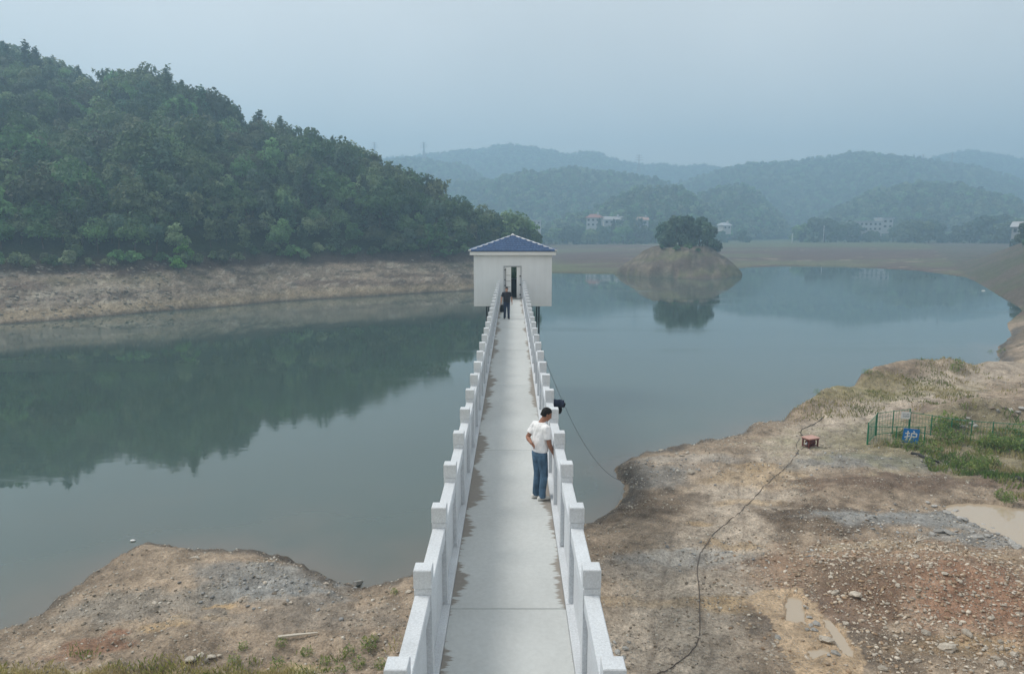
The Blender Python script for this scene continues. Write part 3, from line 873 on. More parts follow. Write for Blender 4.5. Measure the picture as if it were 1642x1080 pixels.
def thin(P, dmin):
    cell = {}; keep = []
    for q, p in enumerate(P):
        k = (int(p[0] // dmin), int(p[1] // dmin)); ok = True
        for a in (-1, 0, 1):
            for b in (-1, 0, 1):
                for o in cell.get((k[0] + a, k[1] + b), ()):
                    if (P[o][0] - p[0]) ** 2 + (P[o][1] - p[1]) ** 2 < dmin * dmin: ok = False
        if ok: cell.setdefault(k, []).append(q); keep.append(q)
    return P[keep]

# ---- the wooded hillside at the left
lw = surf_sample(LX[:, 27:], LY[:, 27:], LZ[:, 27:], 1.8, RNG)
lw = thin(lw, 3.0)
colpx = CX + lw[:, 0] / lw[:, 1] * FPX * math.cos(PITCH)
keep = (colpx > -240) & (lw[:, 1] < np.interp(colpx, LHC, L_dc) + 22) & (lw[:, 2] > 6.3) & ((colpx < 860))
lw = lw[keep]; colpx = colpx[keep]
sizes = RNG.uniform(.68, 1.25, len(lw))
sizes = np.where(RNG.uniform(0, 1, len(lw)) < .12, sizes * 1.28, sizes)
edge = lw[:, 1] - np.interp(colpx, LHC, L_dv)
sizes = np.where(edge < 7, np.minimum(sizes, .8), sizes)
# kinds come in drifts, as on the real slope
nk = fbm(lw[:, 0] * .04, lw[:, 1] * .04, 3, 201); nq = RNG.uniform(0, 1, len(lw))
kd = np.where(nq < .42, RNG.integers(0, 4, len(lw)), np.where(nk > .16, RNG.integers(4, 7, len(lw)), np.where(nk < -.22, RNG.integers(7, 9, len(lw)), np.where(nq < .75, RNG.integers(0, 4, len(lw)), RNG.integers(9, 11, len(lw))))))
infr = (colpx > -10) & (colpx < 850)
big = np.where(infr & (lw[:, 1] < np.interp(colpx, LHC, L_dc) + 4), sizes / lw[:, 1], 0)
order = np.argsort(-big)
NIND = 230
ind = order[:NIND]; rest = order[NIND:]
def where_word(i):
    up = lw[i, 2] / max(1.0, float(np.interp(colpx[i], LHC, L_hc)))
    a = 'at the foot of' if edge[i] < 9 else 'on the skyline of' if up > .88 else 'on the upper slope of' if up > .55 else 'on the lower slope of'
    c = colpx[i]
    z = next(w for lim, w in ((90, 'at left edge'), (200, 'in its left part'), (310, 'left of its middle'), (420, 'at its middle'), (540, 'right of its middle'), (660, 'in its right part'), (9999, 'nearest the hut')) if c < lim)
    return a + ' the left hillside, ' + z
for i in ind:
    w = where_word(i)
    plant_tree(int(kd[i]), lw[i], float(sizes[i]), float(RNG.uniform(0, 6.28)), KINDS[kd[i]][1] + ' ' + w, KINDS[kd[i]][0].replace('_', ' ') + 's ' + w, sz=float(RNG.uniform(.9, 1.2)))
s3 = np.stack([sizes[rest], sizes[rest], sizes[rest] * RNG.uniform(.9, 1.15, len(rest))], 1)
r3 = np.stack([RNG.normal(0, .06, len(rest)), RNG.normal(0, .06, len(rest)), RNG.uniform(0, 6.28, len(rest))], 1)
tag(gn_wood('hillside_wood', lw[rest], s3, r3, kd[rest].astype(np.int32), proto), 'remaining mixed green woodland covering the left hillside', kind='stuff')

def on_left(px, k):
    """a point of the left hillside in the column px, k metres behind the vegetation line"""
    d = float(np.interp(px, LHC, L_dv)) + k
    ci = int(np.argmin(np.abs(LHC - px))); z = float(np.interp(d, LY[ci], LZ[ci]))
    return Vector(((px - CX) / FPX / math.cos(PITCH) * d, d, z))
lime = [crown_obj_mesh('crown', crown_broad(6.6, 2.6, 760, .34, RNG, 9, .0), M['leaf_lime']), crown_obj_mesh('crown', crown_broad(2.8, 1.7, 420, .26, RNG, 6, .05), M['leaf_lime']),
        crown_obj_mesh('crown', crown_tier(8.0, 2.6, 900, .36, RNG, 8), M['leaf_lime'])]
plant_tree(0, on_left(303, 0.5), .62, 1.0, 'bright lime green tree standing out at the foot of the left hillside', None, lime[0])
plant_tree(12, on_left(293, -2.0), .8, 2.0, 'small lime green bush below the bright lime green tree', None, lime[1])
M['leaf_fresh'] = leaf_material('fresh green leaves', (.075, .175, .055), .1)
fresh = crown_obj_mesh('crown', crown_tier(8.0, 2.9, 950, .36, RNG, 9), M['leaf_fresh'])
plant_tree(4, on_left(712, -1.0), 1.0, .5, 'fresh green feathery tree overhanging the bank left of the hut roof', None, fresh)
plant_tree(0, on_left(690, 1.5), .9, 2.5, 'rounded fresh green tree beside the feathery tree left of the hut', None, crown_obj_mesh('crown', crown_broad(6.6, 2.7, 760, .36, RNG, 9, .0), M['leaf_fresh']))
# shrubs along the line where the bare bank begins
for px in np.arange(-8, 770, 21):
    q = px + RNG.uniform(-8, 8)
    p = on_left(q, RNG.uniform(-1.0, 1.5))
    plant_tree(12, p, float(RNG.uniform(.55, 1.1)), float(RNG.uniform(0, 6.28)), 'low leafy shrub at the top of the bare left bank under the wood', 'shrubs along the top of the left bank')

# ---- far hills
tot = 0
for key, dist, th, X, Y, Z in FAR_PTS:
    u = th * (.55 if dist < 700 else .5)
    P = surf_sample(X, Y, Z, u * u * .55, RNG)
    P = P[P[:, 2] > 4.6]
    n = len(P); tot += n
    sz = th * RNG.uniform(.55, 1.1, n)
    s3 = np.stack([sz, sz, sz * RNG.uniform(.85, 1.2, n)], 1)
    nk = fbm(P[:, 0] * .01, P[:, 1] * .01, 2, ord(key) + 40); q = RNG.uniform(0, 1, n)
    idx = np.where(q < .45, RNG.integers(0, 2, n), np.where(q < .52, 4, RNG.integers(0, 2, n)))
    r3 = np.stack([np.zeros(n), np.zeros(n), RNG.uniform(0, 6.28, n)], 1)
    tag(gn_wood('far_wood', P - np.array((0, 0, .3)), s3, r3, idx.astype(np.int32), proto_far), 'hazy far woodland covering a distant hill', kind='stuff')
print('far trees', tot, 'left', len(lw))

# ---- trees on the island and along the far shore: things
def gz(x, y): return float(H(np.array([x]), np.array([y]))[0])
isl = [(1060, 202, .78, 0), (1077, 200, .98, 9), (1096, 203, 1.0, 1), (1116, 200, 1.02, 10), (1134, 202, .86, 2), (1106, 197, .7, 9), (1068, 197, .58, 3), (1128, 196, .66, 0), (1088, 206, .98, 10)]
for k, (px, d, sc, kk) in enumerate(isl):
    x = (px - CX) / FPX / math.cos(PITCH) * d
    plant_tree(13 + k % 2, (x, d, gz(x, d) - .2), sc * 1.2, k * 1.3, 'dark round-headed tree in the clump on the small island', 'trees in the clump on the small island', sz=1.3)
for k, (px, d, sc) in enumerate([(1080, 191, .7), (1100, 190, .8), (1056, 195, .6), (1138, 196, .7), (1115, 190.5, .5)]):
    x = (px - CX) / FPX / math.cos(PITCH) * d
    plant_tree(12, (x, d, gz(x, d) - .1), sc, k * 2.1, 'grey-green shrub at the foot of the island trees', 'shrubs at the foot of the island trees')
shore_rows = [  # (px, distance, scale, kind)
    (1440, 420, 2.0, 0), (1458, 415, 2.1, 1), (1476, 418, 2.0, 2), (1490, 424, 1.7, 3), (1540, 415, 2.0, 0), (1560, 408, 2.3, 9), (1578, 410, 2.2, 1), (1594, 400, 1.9, 10), (1610, 398, 1.8, 2), (1520, 425, 1.5, 3),
    (1280, 455, 1.9, 1), (1296, 450, 2.3, 0), (1312, 452, 2.2, 3), (1330, 448, 1.9, 2), (1350, 452, 2.0, 9), (1366, 456, 1.6, 0),
    (890, 445, 1.9, 9), (908, 440, 2.0, 0), (926, 445, 2.0, 10), (944, 440, 1.8, 1), (962, 446, 1.9, 2), (980, 440, 1.8, 11), (996, 436, 2.0, 0), (1014, 440, 1.9, 3), (1030, 436, 1.7, 1), (1046, 440, 1.8, 0), (872, 448, 1.7, 2), (1008, 452, 1.9, 11), (958, 458, 1.9, 11)]
shore_rows += [(1645, 392, 2.4, 0), (1585, 425, 2.4, 1), (1625, 410, 2.2, 2), (1420, 440, 1.5, 1), (1265 + 10, 462, 1.3, 2), (1385, 447, 1.2, 1), (1150, 452, 1.3, 1), (1184, 450, 1.4, 0), (940, 452, 1.6, 1), (975, 462, 1.5, 0), (1010, 444, 1.6, 1)]
for k, (px, d, sc, kk) in enumerate(shore_rows):
    x = (px - CX) / FPX / math.cos(PITCH) * d
    side = ('behind the dry flats just right of the long white building' if px < 1500 else 'behind the dry flats toward the right picture edge') if px > 1400 else ('on the far point left of the long white building' if px > 1250 else 'on the far shore just right of the hut' if px < 930 else 'on the far shore below the red roofed villa' if px < 1003 else 'on the far shore beside the island')
    plant_tree(kk if kk == 11 else 13 + (k * 2) % 3, (x, d, gz(x, d) - .3), sc * (1.3 if px > 1240 else 1.12), k * 1.7, 'hazy tree ' + side, 'hazy trees ' + side, sz=.95)
# tall dark trees breaking the skyline at the left
for k, (px, d, sc, kk) in enumerate([(18, 236, 1.35, 9), (44, 235, 1.45, 10), (66, 234, 1.5, 9), (84, 233, 1.25, 10), (118, 226, 1.3, 10), (138, 225, 1.3, 9), (156, 224, 1.2, 10), (242, 203, 1.15, 0), (262, 203, 1.3, 1), (276, 202, 1.15, 2), (318, 198, 1.25, 4), (345, 195, 1.1, 9), (378, 194, 1.15, 10), (402, 192, 1.2, 9), (525, 184, .95, 11), (545, 182, 1.15, 4)]):
    ci = int(np.argmin(np.abs(LHC - px))); z = float(np.interp(d, LY[ci], LZ[ci]))
    plant_tree(kk, ((px - CX) / FPX / math.cos(PITCH) * d, d, z - .3), sc, k * 1.9, 'tall tree standing above its neighbours on the left hillside skyline' if px < 510 else 'pointed or feathery tree on the falling skyline of the left hillside', 'tall trees breaking the left skyline' if px < 510 else 'trees on the falling left skyline')
for k, (px, d, sc, kk) in enumerate([(1650, 170, 1.2, 9), (1622, 285, 1.25, 0), (1646, 288, 1.1, 1), (1668, 176, 1.3, 0), (1640, 200, 1.0, 10), (1628, 215, 1.1, 0), (1700, 165, 1.3, 1), (1648, 230, 1.3, 2)]):
    x = (px - CX) / FPX / math.cos(PITCH) * d
    plant_tree(13 + k % 2, (x, d, gz(x, d) - .2), sc, k * 1.1, 'dark tree on top of the right bank at the right edge', 'dark trees on the right bank')
# ------------------------------------------------------------------ footbridge
BX = -0.05
POST_S, POST_Y0 = 1.622, 8.29          # post spacing; front face of the post beside the first joint in view
HUT_Y = 49.4
def deck_material():
    m = mat('worn concrete deck', (.50, .51, .50), .85, .25); t = NT(m); p = t.pos()
    sp = t.n('ShaderNodeSeparateXYZ'); t.l(p, sp.inputs[0])
    ax = t.math('ABSOLUTE', t.math('ADD', sp.outputs[0], -BX))
    left = t.map(sp.outputs[0], BX - .1, BX + .1, 1.0, .80)
    streak = t.noise(t.scalev(p, (1.8, 13, 1)), 1.0, 5, .7)
    big = t.noise(t.scalev(p, (.2, .55, 1)), 1.0, 3, .6)
    reach = t.math('ADD', t.math('MULTIPLY', t.map(streak, .30, .70, 0, 1), .34), t.math('MULTIPLY', t.map(big, .32, .68, 0, 1), .62))
    reach = t.math('MULTIPLY', reach, left)
    d = t.math('SUBTRACT', .725, ax)                     # metres from the kerb
    k = t.map(t.math('SUBTRACT', t.math('MULTIPLY', t.math('SUBTRACT', reach, .295), .66), d), -.012, .03, 0, 1)
    f = t.map(t.noise(p, 14, 6, .8), .25, .75, .90, 1.10)
    g = t.map(t.noise(t.scalev(p, (.9, .5, 1)), 1.0, 4, .6), .3, .7, .93, 1.07)
    dry = t.mix(1.0, t.mix(1.0, (.525, .545, .54), f, 'MULTIPLY'), g, 'MULTIPLY')
    damp = t.mix(1.0, (.285, .262, .235), f, 'MULTIPLY')
    c = t.mix(k, dry, damp)
    spots = t.map(t.noise(p, 7.0, 4, .7), .70, .76, 0, .5)
    c = t.mix(t.math('MULTIPLY', spots, t.map(ax, .3, .65, .1, 1)), c, (.20, .19, .18))
    t.color(c)
    t.bump(t.noise(p, 30, 4, .7), .12, .01)
    return m
M['deck'] = deck_material()
bridge = empty('footbridge', (BX, 0, DECK))
tag(bridge, 'long straight concrete footbridge with pale granite railings leading to the white hut', 'bridge')
def bl(mb, name, m, smooth=False): return mb.build(name, m, bridge, smooth)
# deck slabs, one per span, 12 mm joints
joints = [POST_Y0 - .02 + 4 * POST_S * k for k in range(-3, 7)] + [HUT_Y - .02]
joints = [j for j in joints if j < HUT_Y - .5] + [HUT_Y - .02]
for a, b in zip(joints[:-1], joints[1:]):
    mb = MB()
    mb.rings([[(-.725, a + .007, -.02), (.725, a + .007, -.02), (.725, b - .007, -.02), (-.725, b - .007, -.02)],
              [(-.725, a + .007, -.006), (.725, a + .007, -.006), (.725, b - .007, -.006), (-.725, b - .007, -.006)],
              [(-.725, a + .013, 0), (.725, a + .013, 0), (.725, b - .013, 0), (-.725, b - .013, 0)]])
    bl(mb, 'deck_slab', M['deck'])
mb = MB().box((-.80, joints[0], -.42), (.80, HUT_Y - .02, -.024))
bl(mb, 'beam', M['concrete_grey'])
for sgn in (-1, 1):
    # kerb stones, each about 1.6 m
    n = int((HUT_Y - .03 - joints[0]) // 1.62)
    y = joints[0]
    shared = None
    while y < HUT_Y - .1:
        y1 = min(y + POST_S, HUT_Y - .03)
        if shared is None or y1 - y < POST_S - .01:
            mb = MB()
            x0, x1 = (.729, .985)
            mb.rings([[(x0, 0.003, -.30), (x1, .003, -.30), (x1, y1 - y - .003, -.30), (x0, y1 - y - .003, -.30)],
                      [(x0, .003, .052), (x1, .003, .052), (x1, y1 - y - .003, .052), (x0, y1 - y - .003, .052)],
                      [(x0 + .008, .006, .06), (x1 - .008, .006, .06), (x1 - .008, y1 - y - .006, .06), (x0 + .008, y1 - y - .006, .06)]])
            shared_me = mb.mesh('kerb_stone'); shared_me.materials.append(M['granite']); shared = True
        o = bpy.data.objects.new('kerb_stone', shared_me); COL.objects.link(o); o.parent = bridge
        o.location = (0, y, 0) if sgn > 0 else (0, y + (y1 - y), 0)
        o.rotation_euler = (0, 0, 0 if sgn > 0 else math.pi)
        y = y1
# posts
mb = MB()
hw = .092
mb.square([(.061, hw, hw), (.125, hw, hw), (.130, hw - .004, hw - .004), (1.112, hw - .004, hw - .004), (1.116, hw - .012, hw - .012), (1.128, hw - .012, hw - .012), (1.132, hw, hw), (1.315, hw, hw), (1.324, hw - .007, hw - .007)])
post_me = mb.mesh('railing_post'); post_me.materials.append(M['granite'])
# panel between posts: top rail, thin recessed plate, low sill
L = POST_S - 2 * hw
mb = MB()
rw = .078
mb.rings([[(-rw, 0, .90), (rw, 0, .90), (rw, L, .90), (-rw, L, .90)], [(-rw, 0, 1.045), (rw, 0, 1.045), (rw, L, 1.045), (-rw, L, 1.045)], [(-rw + .008, 0, 1.054), (rw - .008, 0, 1.054), (rw - .008, L, 1.054), (-rw + .008, L, 1.054)]])
rail_me = mb.mesh('top_rail'); rail_me.materials.append(M['granite'])
plate = MB().box((-.035, 0, .062), (.035, L, .898)).mesh('railing_plate'); plate.materials.append(M['granite'])
sill = MB().box((-.055, .002, .0615), (.055, L - .002, .15)).mesh('sill_stone'); sill.materials.append(M['granite'])
ks = range(-7, 29)
for sgn in (-1, 1):
    x = sgn * .857
    for k in ks:
        yf = POST_Y0 + (k - 3) * POST_S
        if yf + .2 > HUT_Y: continue
        yc = yf + hw
        o = bpy.data.objects.new('railing_post', post_me); COL.objects.link(o); o.parent = bridge
        o.location = (x + random.uniform(-.004, .004), yc, random.uniform(-.006, .006)); o.rotation_euler = (0, 0, random.uniform(-.012, .012))
        if yf + POST_S + .2 < HUT_Y:
            for nm, me in (('top_rail', rail_me), ('railing_plate', plate)):
                q = bpy.data.objects.new(nm, me); COL.objects.link(q); q.parent = bridge
                q.location = (x, yc + hw, 0)
for a in (8.25 + 6.488 * 1, 8.25 + 6.488 * 3, 8.25 + 6.488 * 5):
    zb = -DECK - 2.5
    bl(MB().box((-.55, a - .25, zb), (.55, a + .25, -.425)), 'pier', M['concrete_grey'])

# ------------------------------------------------------------------ hut at the end of the bridge
def wall_material():
    m = mat('white rendered wall', (.68, .69, .68), .85, .2); t = NT(m); p = t.pos()
    s = t.map(t.noise(t.scalev(p, (3.0, 3.0, .12)), 1.0, 4, .7), .3, .75, 1.02, .95)
    g = t.map(t.noise(p, .7, 4, .6), .3, .7, .95, 1.04)
    c = t.mix(1.0, t.mix(1.0, (.78, .80, .815), s, 'MULTIPLY'), g, 'MULTIPLY')
    t.color(c); t.bump(t.noise(p, 12, 4, .7), .15, .01)
    return m
M['white_wall'] = wall_material()
def tile_material():
    m = mat('blue glazed roof tile', (.05, .11, .27), .45, .4); t = NT(m); p = t.pos()
    k = t.map(t.noise(p, 6, 3, .7), .3, .7, .7, 1.35)
    t.color(t.mix(1.0, (.060, .115, .235), k, 'MULTIPLY'))
    return m
M['blue_tile'] = tile_material()
HX, HW, HD = 0.06, 2.73, 5.6
Z0, Z1 = DECK - .55, DECK + 3.09
hut = empty('intake_hut', (HX, HUT_Y, 0))
tag(hut, 'small square white hut with blue tiled pyramid roof standing over the water', 'hut')
def hb(mb, name, m, smooth=False, parent=None): return mb.build(name, m, parent or hut, smooth)
DX0, DX1, DZ0, DZ1 = -.60, .56, DECK + .02, DECK + 2.22        # door opening
T = .2
mb = MB()
mb.box((-HW, 0, Z0), (DX0, T, Z1)); mb.box((DX1, 0, Z0), (HW, T, Z1)); mb.box((DX0, 0, DZ1), (DX1, T, Z1)); mb.box((DX0, 0, Z0), (DX1, T, DZ0))
hb(mb, 'front_wall', M['white_wall'])
for sgn in (-1, 1):
    a, b = sorted((sgn * HW, sgn * (HW - T)))
    hb(MB().box((a, T + .001, Z0), (b, HD - T - .001, Z1)), 'side_wall', M['white_wall'])
WX0, WX1, WZ0, WZ1 = -.55, .75, DECK + 1.05, DECK + 2.3
mb = MB()
mb.box((-HW, HD - T, Z0), (WX0, HD, Z1)); mb.box((WX1, HD - T, Z0), (HW, HD, Z1)); mb.box((WX0, HD - T, WZ1), (WX1, HD, Z1)); mb.box((WX0, HD - T, Z0), (WX1, HD, WZ0))
hb(mb, 'back_wall', M['white_wall'])
wf = MB()
for x in (WX0, (WX0 + WX1) / 2 - .02, WX1 - .05): wf.box((x, HD - .12, WZ0), (x + .05, HD - .07, WZ1))
wf.box((WX0 + .05, HD - .121, WZ0), (WX1 - .05, HD - .069, WZ0 + .05)); wf.box((WX0 + .05, HD - .121, WZ1 - .05), (WX1 - .05, HD - .069, WZ1))
wfo = hb(wf, 'window_frame', M['dark_metal'])
gm = bpy.data.materials.new('green tinted glass'); gm.use_nodes = True; _g = NT(gm); _tr = _g.n('ShaderNodeBsdfTransparent'); _tr.inputs[0].default_value = (.30, .42, .30, 1); _gl = _g.n('ShaderNodeBsdfGlossy'); _gl.inputs['Roughness'].default_value = .08; _mx = _g.n('ShaderNodeMixShader'); _mx.inputs[0].default_value = .07
_g.l(_tr.outputs[0], _mx.inputs[1]); _g.l(_gl.outputs[0], _mx.inputs[2]); _g.l(_mx.outputs[0], _g.t.nodes['Material Output'].inputs['Surface'])
MB().box((WX0 + .01, HD - .10, WZ0 + .01), (WX1 - .01, HD - .09, WZ1 - .01)).build('pane', gm, wfo)
hb(MB().box((-HW + T + .002, T + .002, DECK - .25), (HW - T - .002, HD - T - .002, DECK + .0)), 'floor_slab', M['concrete_grey'])
OV = .26
EZ0, EZ1 = DECK + 3.03, DECK + 3.27
hb(MB().square([(EZ0, HW + OV, HD / 2 + OV), (EZ1, HW + OV, HD / 2 + OV)], 0, HD / 2), 'eaves_band', M['white_paint'])
APX = DECK + 4.33
rb = MB(); w_, d_ = HW + OV + .04, HD / 2 + OV + .04
rb.add([(-w_, HD / 2 - d_, EZ1 + .01), (w_, HD / 2 - d_, EZ1 + .01), (w_, HD / 2 + d_, EZ1 + .01), (-w_, HD / 2 + d_, EZ1 + .01), (0, HD / 2, APX - .07)], [(0, 1, 4), (1, 2, 4), (2, 3, 4), (3, 0, 4), (3, 2, 1, 0)])
roof = hb(rb, 'roof', M['blue_tile'])
# tiles: rows of curved tiles on the four slopes, too small to pick apart singly
tv, tf = [], []
def slope(cx, cy, dx, dy, half, run):
    """eave centre (cx,cy), inward direction (dx,dy)"""
    nx, ny = dy, -dx
    rows = 8; sl = run / rows; rise = (APX - EZ1 - .02) / run
    for r_ in range(rows):
        y0, y1 = r_ * sl - .02, (r_ + 1) * sl + .03
        wid = half * (1 - (r_ + .35) / rows)
        nt = max(1, int(2 * wid / .21)); tw = 2 * wid / nt
        for q in range(nt):
            x0 = -wid + q * tw
            n0 = len(tv)
            for yy, lift in ((y0, .13), (y1, .018)):
                for u in (0, .28, .5, .72, 1):
                    z = EZ1 + .02 + max(0, yy) * rise + lift + .030 * math.sin(math.pi * u)
                    tv.append((cx + nx * (x0 + tw * u) + dx * yy, cy + ny * (x0 + tw * u) + dy * yy, z))
            for u in range(4): tf.append((n0 + u, n0 + u + 1, n0 + 6 + u, n0 + 5 + u))
            for u in (0, .28, .5, .72, 1):
                z = EZ1 + .02 + max(0, y0) * rise + .012
                tv.append((cx + nx * (x0 + tw * u) + dx * y0, cy + ny * (x0 + tw * u) + dy * y0, z))
            for u in range(4): tf.append((n0 + 10 + u, n0 + 11 + u, n0 + 1 + u, n0 + u))
slope(0, HD / 2 - d_, 0, 1, w_, d_); slope(0, HD / 2 + d_, 0, -1, w_, d_)
slope(-w_, HD / 2, 1, 0, d_, w_); slope(w_, HD / 2, -1, 0, d_, w_)
tb = MB(); tb.v, tb.f = tv, tf
tag(hb(tb, 'roof_tiles', M['blue_tile'], True), kind='stuff')
for sx, sy in ((-1, -1), (1, -1), (1, 1), (-1, 1)):
    a = Vector((sx * (w_ + .02), HD / 2 + sy * (d_ + .02), EZ1 + .07)); b = Vector((0, HD / 2, APX + .06))
    hb(MB().tube([a, a.lerp(b, .5), b], .05, 8), 'hip_ridge', M['white_paint'], True)
hb(MB().ball((0, HD / 2, APX + .08), (.11, .11, .09)), 'ridge_cap', M['white_paint'], True)
# door frame, steel door opened outward on the left, right hand side strip
fr = MB()
fr.box((DX0 - .05, -.03, DZ0), (DX0 + .03, T * .6, DZ1)); fr.box((DX1 - .03, -.03, DZ0), (DX1 + .05, T * .6, DZ1)); fr.box((DX0 - .05, -.031, DZ1), (DX1 + .05, T * .6, DZ1 + .07))
hb(fr, 'door_frame', M['steel'])
dl = MB().box((0, 0, 0), (.44, .045, DZ1 - DZ0 - .03))
door = hb(dl, 'door', M['white_paint']); door.location = (DX0 + .04, -.02, DZ0 + .01); door.rotation_euler = (0, 0, R(-4))
hp_ = MB()
for z in (.15, .85, 1.25, 1.95): hp_.box((-.03, -.04, z), (.05, 0, z + .06))
hp_.tube([(.06, -.05, .05), (.06, -.05, 2.1)], .018, 6)
for z in (.4, .8, 1.2, 1.6): hp_.tube([(.06, -.05, z), (.40, -.05, z)], .010, 5)
hp_.build('door_bars', M['dark_metal'], door)
dr = MB().box((0, 0, 0), (.26, .04, DZ1 - DZ0 - .03))
door2 = hb(dr, 'door', M['white_paint']); door2.location = (DX1 - .29, -.01, DZ0 + .01); door2.rotation_euler = (0, 0, R(5))
h2 = MB()
for z in (.2, .9, 1.5): h2.box((.20, -.05, z), (.30, 0, z + .08))
h2.build('door_bars', M['dark_metal'], door2)
hb(MB().box((DX0 - .1, -.55, DECK + .004), (DX1 + .1, -.02, DECK + .03)), 'threshold', M['concrete_grey'])
for x in (-1.86, 1.86):
    for y in (.5, HD - .5):
        hb(MB().tube([(x, y, -3), (x, y, Z0 - .005)], .055, 10), 'column', M['dark_metal'], True)
hb(MB().box((-HW + .05, .05, Z0 - .0), (HW - .05, HD - .05, Z0 + .0)) if False else MB().box((-HW + T + .01, T + .01, Z0 + .01), (HW - T - .01, HD - T - .01, Z0 + .15)), 'base_slab', M['concrete_grey'])
cab = empty('control_cabinet', (HX + .17, HUT_Y + 1.0, DECK))
tag(cab, 'tall black cabinet standing inside the open hut doorway', 'cabinet')
MB().box((-.32, 0, .06), (.32, .45, 1.28)).build('body', M['dark_metal'], cab)
MB().box((-.29, -.018, .10), (.29, -.002, 1.24)).build('door', M['black_cloth'], cab)
MB().box((-.28, .02, .001), (.28, .43, .058)).build('plinth', M['dark_metal'], cab)

# ------------------------------------------------------------------ buildings far away
def house(name, label, px, py, d, w, dep, storeys, roof, wallc, roofc, rz=0.0, wins=4, sh=3.2, group=None):
    b = V(px, py, d)
    t = empty(name, b, rz); tag(t, label, 'building', group)
    wm_ = mat('wall paint', wallc, .85, .2); rm = mat('roof sheet', roofc, .7, .3)
    h = storeys * sh
    MB().box((-w / 2, 0, -3), (w / 2, dep, h)).build('wall', wm_, t)
    win = MB().box((0, -.10, 0), (w / wins * .55, .02, sh * .5)).mesh('window'); win.materials.append(wm_)
    pane = MB().box((.12, -.13, .12), (w / wins * .55 - .12, -.105, sh * .5 - .12)).mesh('pane'); pane.materials.append(M['glass'])
    for s in range(storeys):
        for k in range(wins):
            o = bpy.data.objects.new('window', win); COL.objects.link(o); o.parent = t
            o.location = (-w / 2 + w / wins * (k + .22), 0, s * sh + sh * .28)
            p = bpy.data.objects.new('pane', pane); COL.objects.link(p); p.parent = o
    if roof == 'flat':
        MB().box((-w / 2 - .5, -.6, h + .01), (w / 2 + .5, dep + .5, h + .7)).build('roof', rm, t)
    else:
        hh = dep * .32; o_ = .9
        mb = MB(); r0 = w * .18 if roof == 'hip' else 0
        mb.add([(-w / 2 - o_, -o_, h + .01), (w / 2 + o_, -o_, h + .01), (w / 2 + o_, dep + o_, h + .01), (-w / 2 - o_, dep + o_, h + .01), (-w / 2 + r0, dep / 2, h + hh), (w / 2 - r0, dep / 2, h + hh)],
               [(0, 1, 5, 4), (2, 3, 4, 5), (1, 2, 5), (3, 0, 4), (3, 2, 1, 0)])
        mb.build('roof', rm, t)
        MB().box((w * .2, dep * .3, h + hh * .3), (w * .2 + 1, dep * .3 + 1, h + hh + 1.2)).build('chimney', wm_, t)
    return t
WHT, RED_, GRY = (.52, .52, .52), (.28, .125, .10), (.40, .42, .45)
house('long_building', 'long low white building with grey roof beyond the flats at the right', 1392, 371, 452, 18, 9, 2, 'flat', WHT, GRY, R(4), 6, 3.0)
house('side_wing', 'short white wing adjoining the right end of the long white building', 1423, 367, 458, 7, 9, 2, 'flat', WHT, GRY, R(4), 2, 3.2)
house('white_building', 'low white flat-roofed building just right of the left hill behind the hut', 854, 367, 430, 10, 8, 2, 'flat', WHT, GRY, 0, 4, 2.4)
house('villa', 'white house with red hipped roof among trees above the far shore', 951, 364, 468, 9, 8, 2, 'hip', WHT, RED_, R(-22), 3, 3.0)
house('villa', 'long grey roofed house adjoining the red roofed villa on its right', 985, 360, 478, 14, 7, 1, 'gable', WHT, (.34, .33, .33), R(8), 4, 3.2)
house('cottage', 'small pale cottage with faded pink roof half hidden by trees left of the island', 1030, 361, 470, 7, 6, 1, 'gable', WHT, (.42, .27, .22), R(-15), 2, 3.4)
house('cottage', 'tiny white cottage among trees just right of the island', 1166, 368, 470, 6, 6, 1, 'gable', WHT, GRY, R(20), 2, 2.6)
house('farmhouse', 'white farmhouse with light grey roof at the far right edge of the picture', 1638, 376, 300, 7, 7, 1, 'gable', (.40, .40, .40), (.42, .42, .43), R(-35), 3, 3.2)

# ------------------------------------------------------------------ power pylons and poles
def pylon(label, px, py_base, py_top, d):
    b = V(px, py_base, d); h = V(px, py_top, d)[2] - b[2]
    t = empty('power_pylon', b, random.uniform(-.3, .3)); tag(t, label, 'pylon', None)
    w0, w1 = h * .11, h * .022; rr = h * .011
    for sx in (-1, 1):
        for sy in (-1, 1):
            MB().tube([(sx * w0, sy * w0, -4), (sx * w1, sy * w1, h * .62), (sx * w1 * .8, sy * w1 * .8, h)], rr, 4).build('leg', M['pylon'], t)
    mb = MB(); n = 8
    for k in range(n):
        a, b_ = k / n * .95, (k + 1) / n * .95
        wa = w0 + (w1 - w0) * min(1, a / .62); wb = w0 + (w1 - w0) * min(1, b_ / .62)
        for s in (-1, 1):
            mb.tube([(-wa, s * wa, a * h), (wb, s * wb, b_ * h)], rr * .6, 4); mb.tube([(wa, s * wa, a * h), (-wb, s * wb, b_ * h)], rr * .6, 4)
            mb.tube([(s * wa, -wa, a * h), (s * wb, wb, b_ * h)], rr * .6, 4)
    mb.build('bracing', M['pylon'], t)
    for z, l in ((.70, .24), (.83, .20), (.96, .15)):
        q = MB(); q.tube([(-l * h, 0, z * h), (0, 0, z * h + h * .02), (l * h, 0, z * h)], rr * .8, 4); q.tube([(-l * h, 0, z * h), (0, 0, z * h - h * .03), (l * h, 0, z * h)], rr * .6, 4)
        for s in (-1, 1): q.tube([(s * l * h, 0, z * h), (s * l * h, 0, z * h - h * .05)], rr * .5, 4)
        q.build('crossarm', M['pylon'], t)
pylon('faint power pylon on the blue ridge right of the wooded left hill', 680, 255, 228, 950)
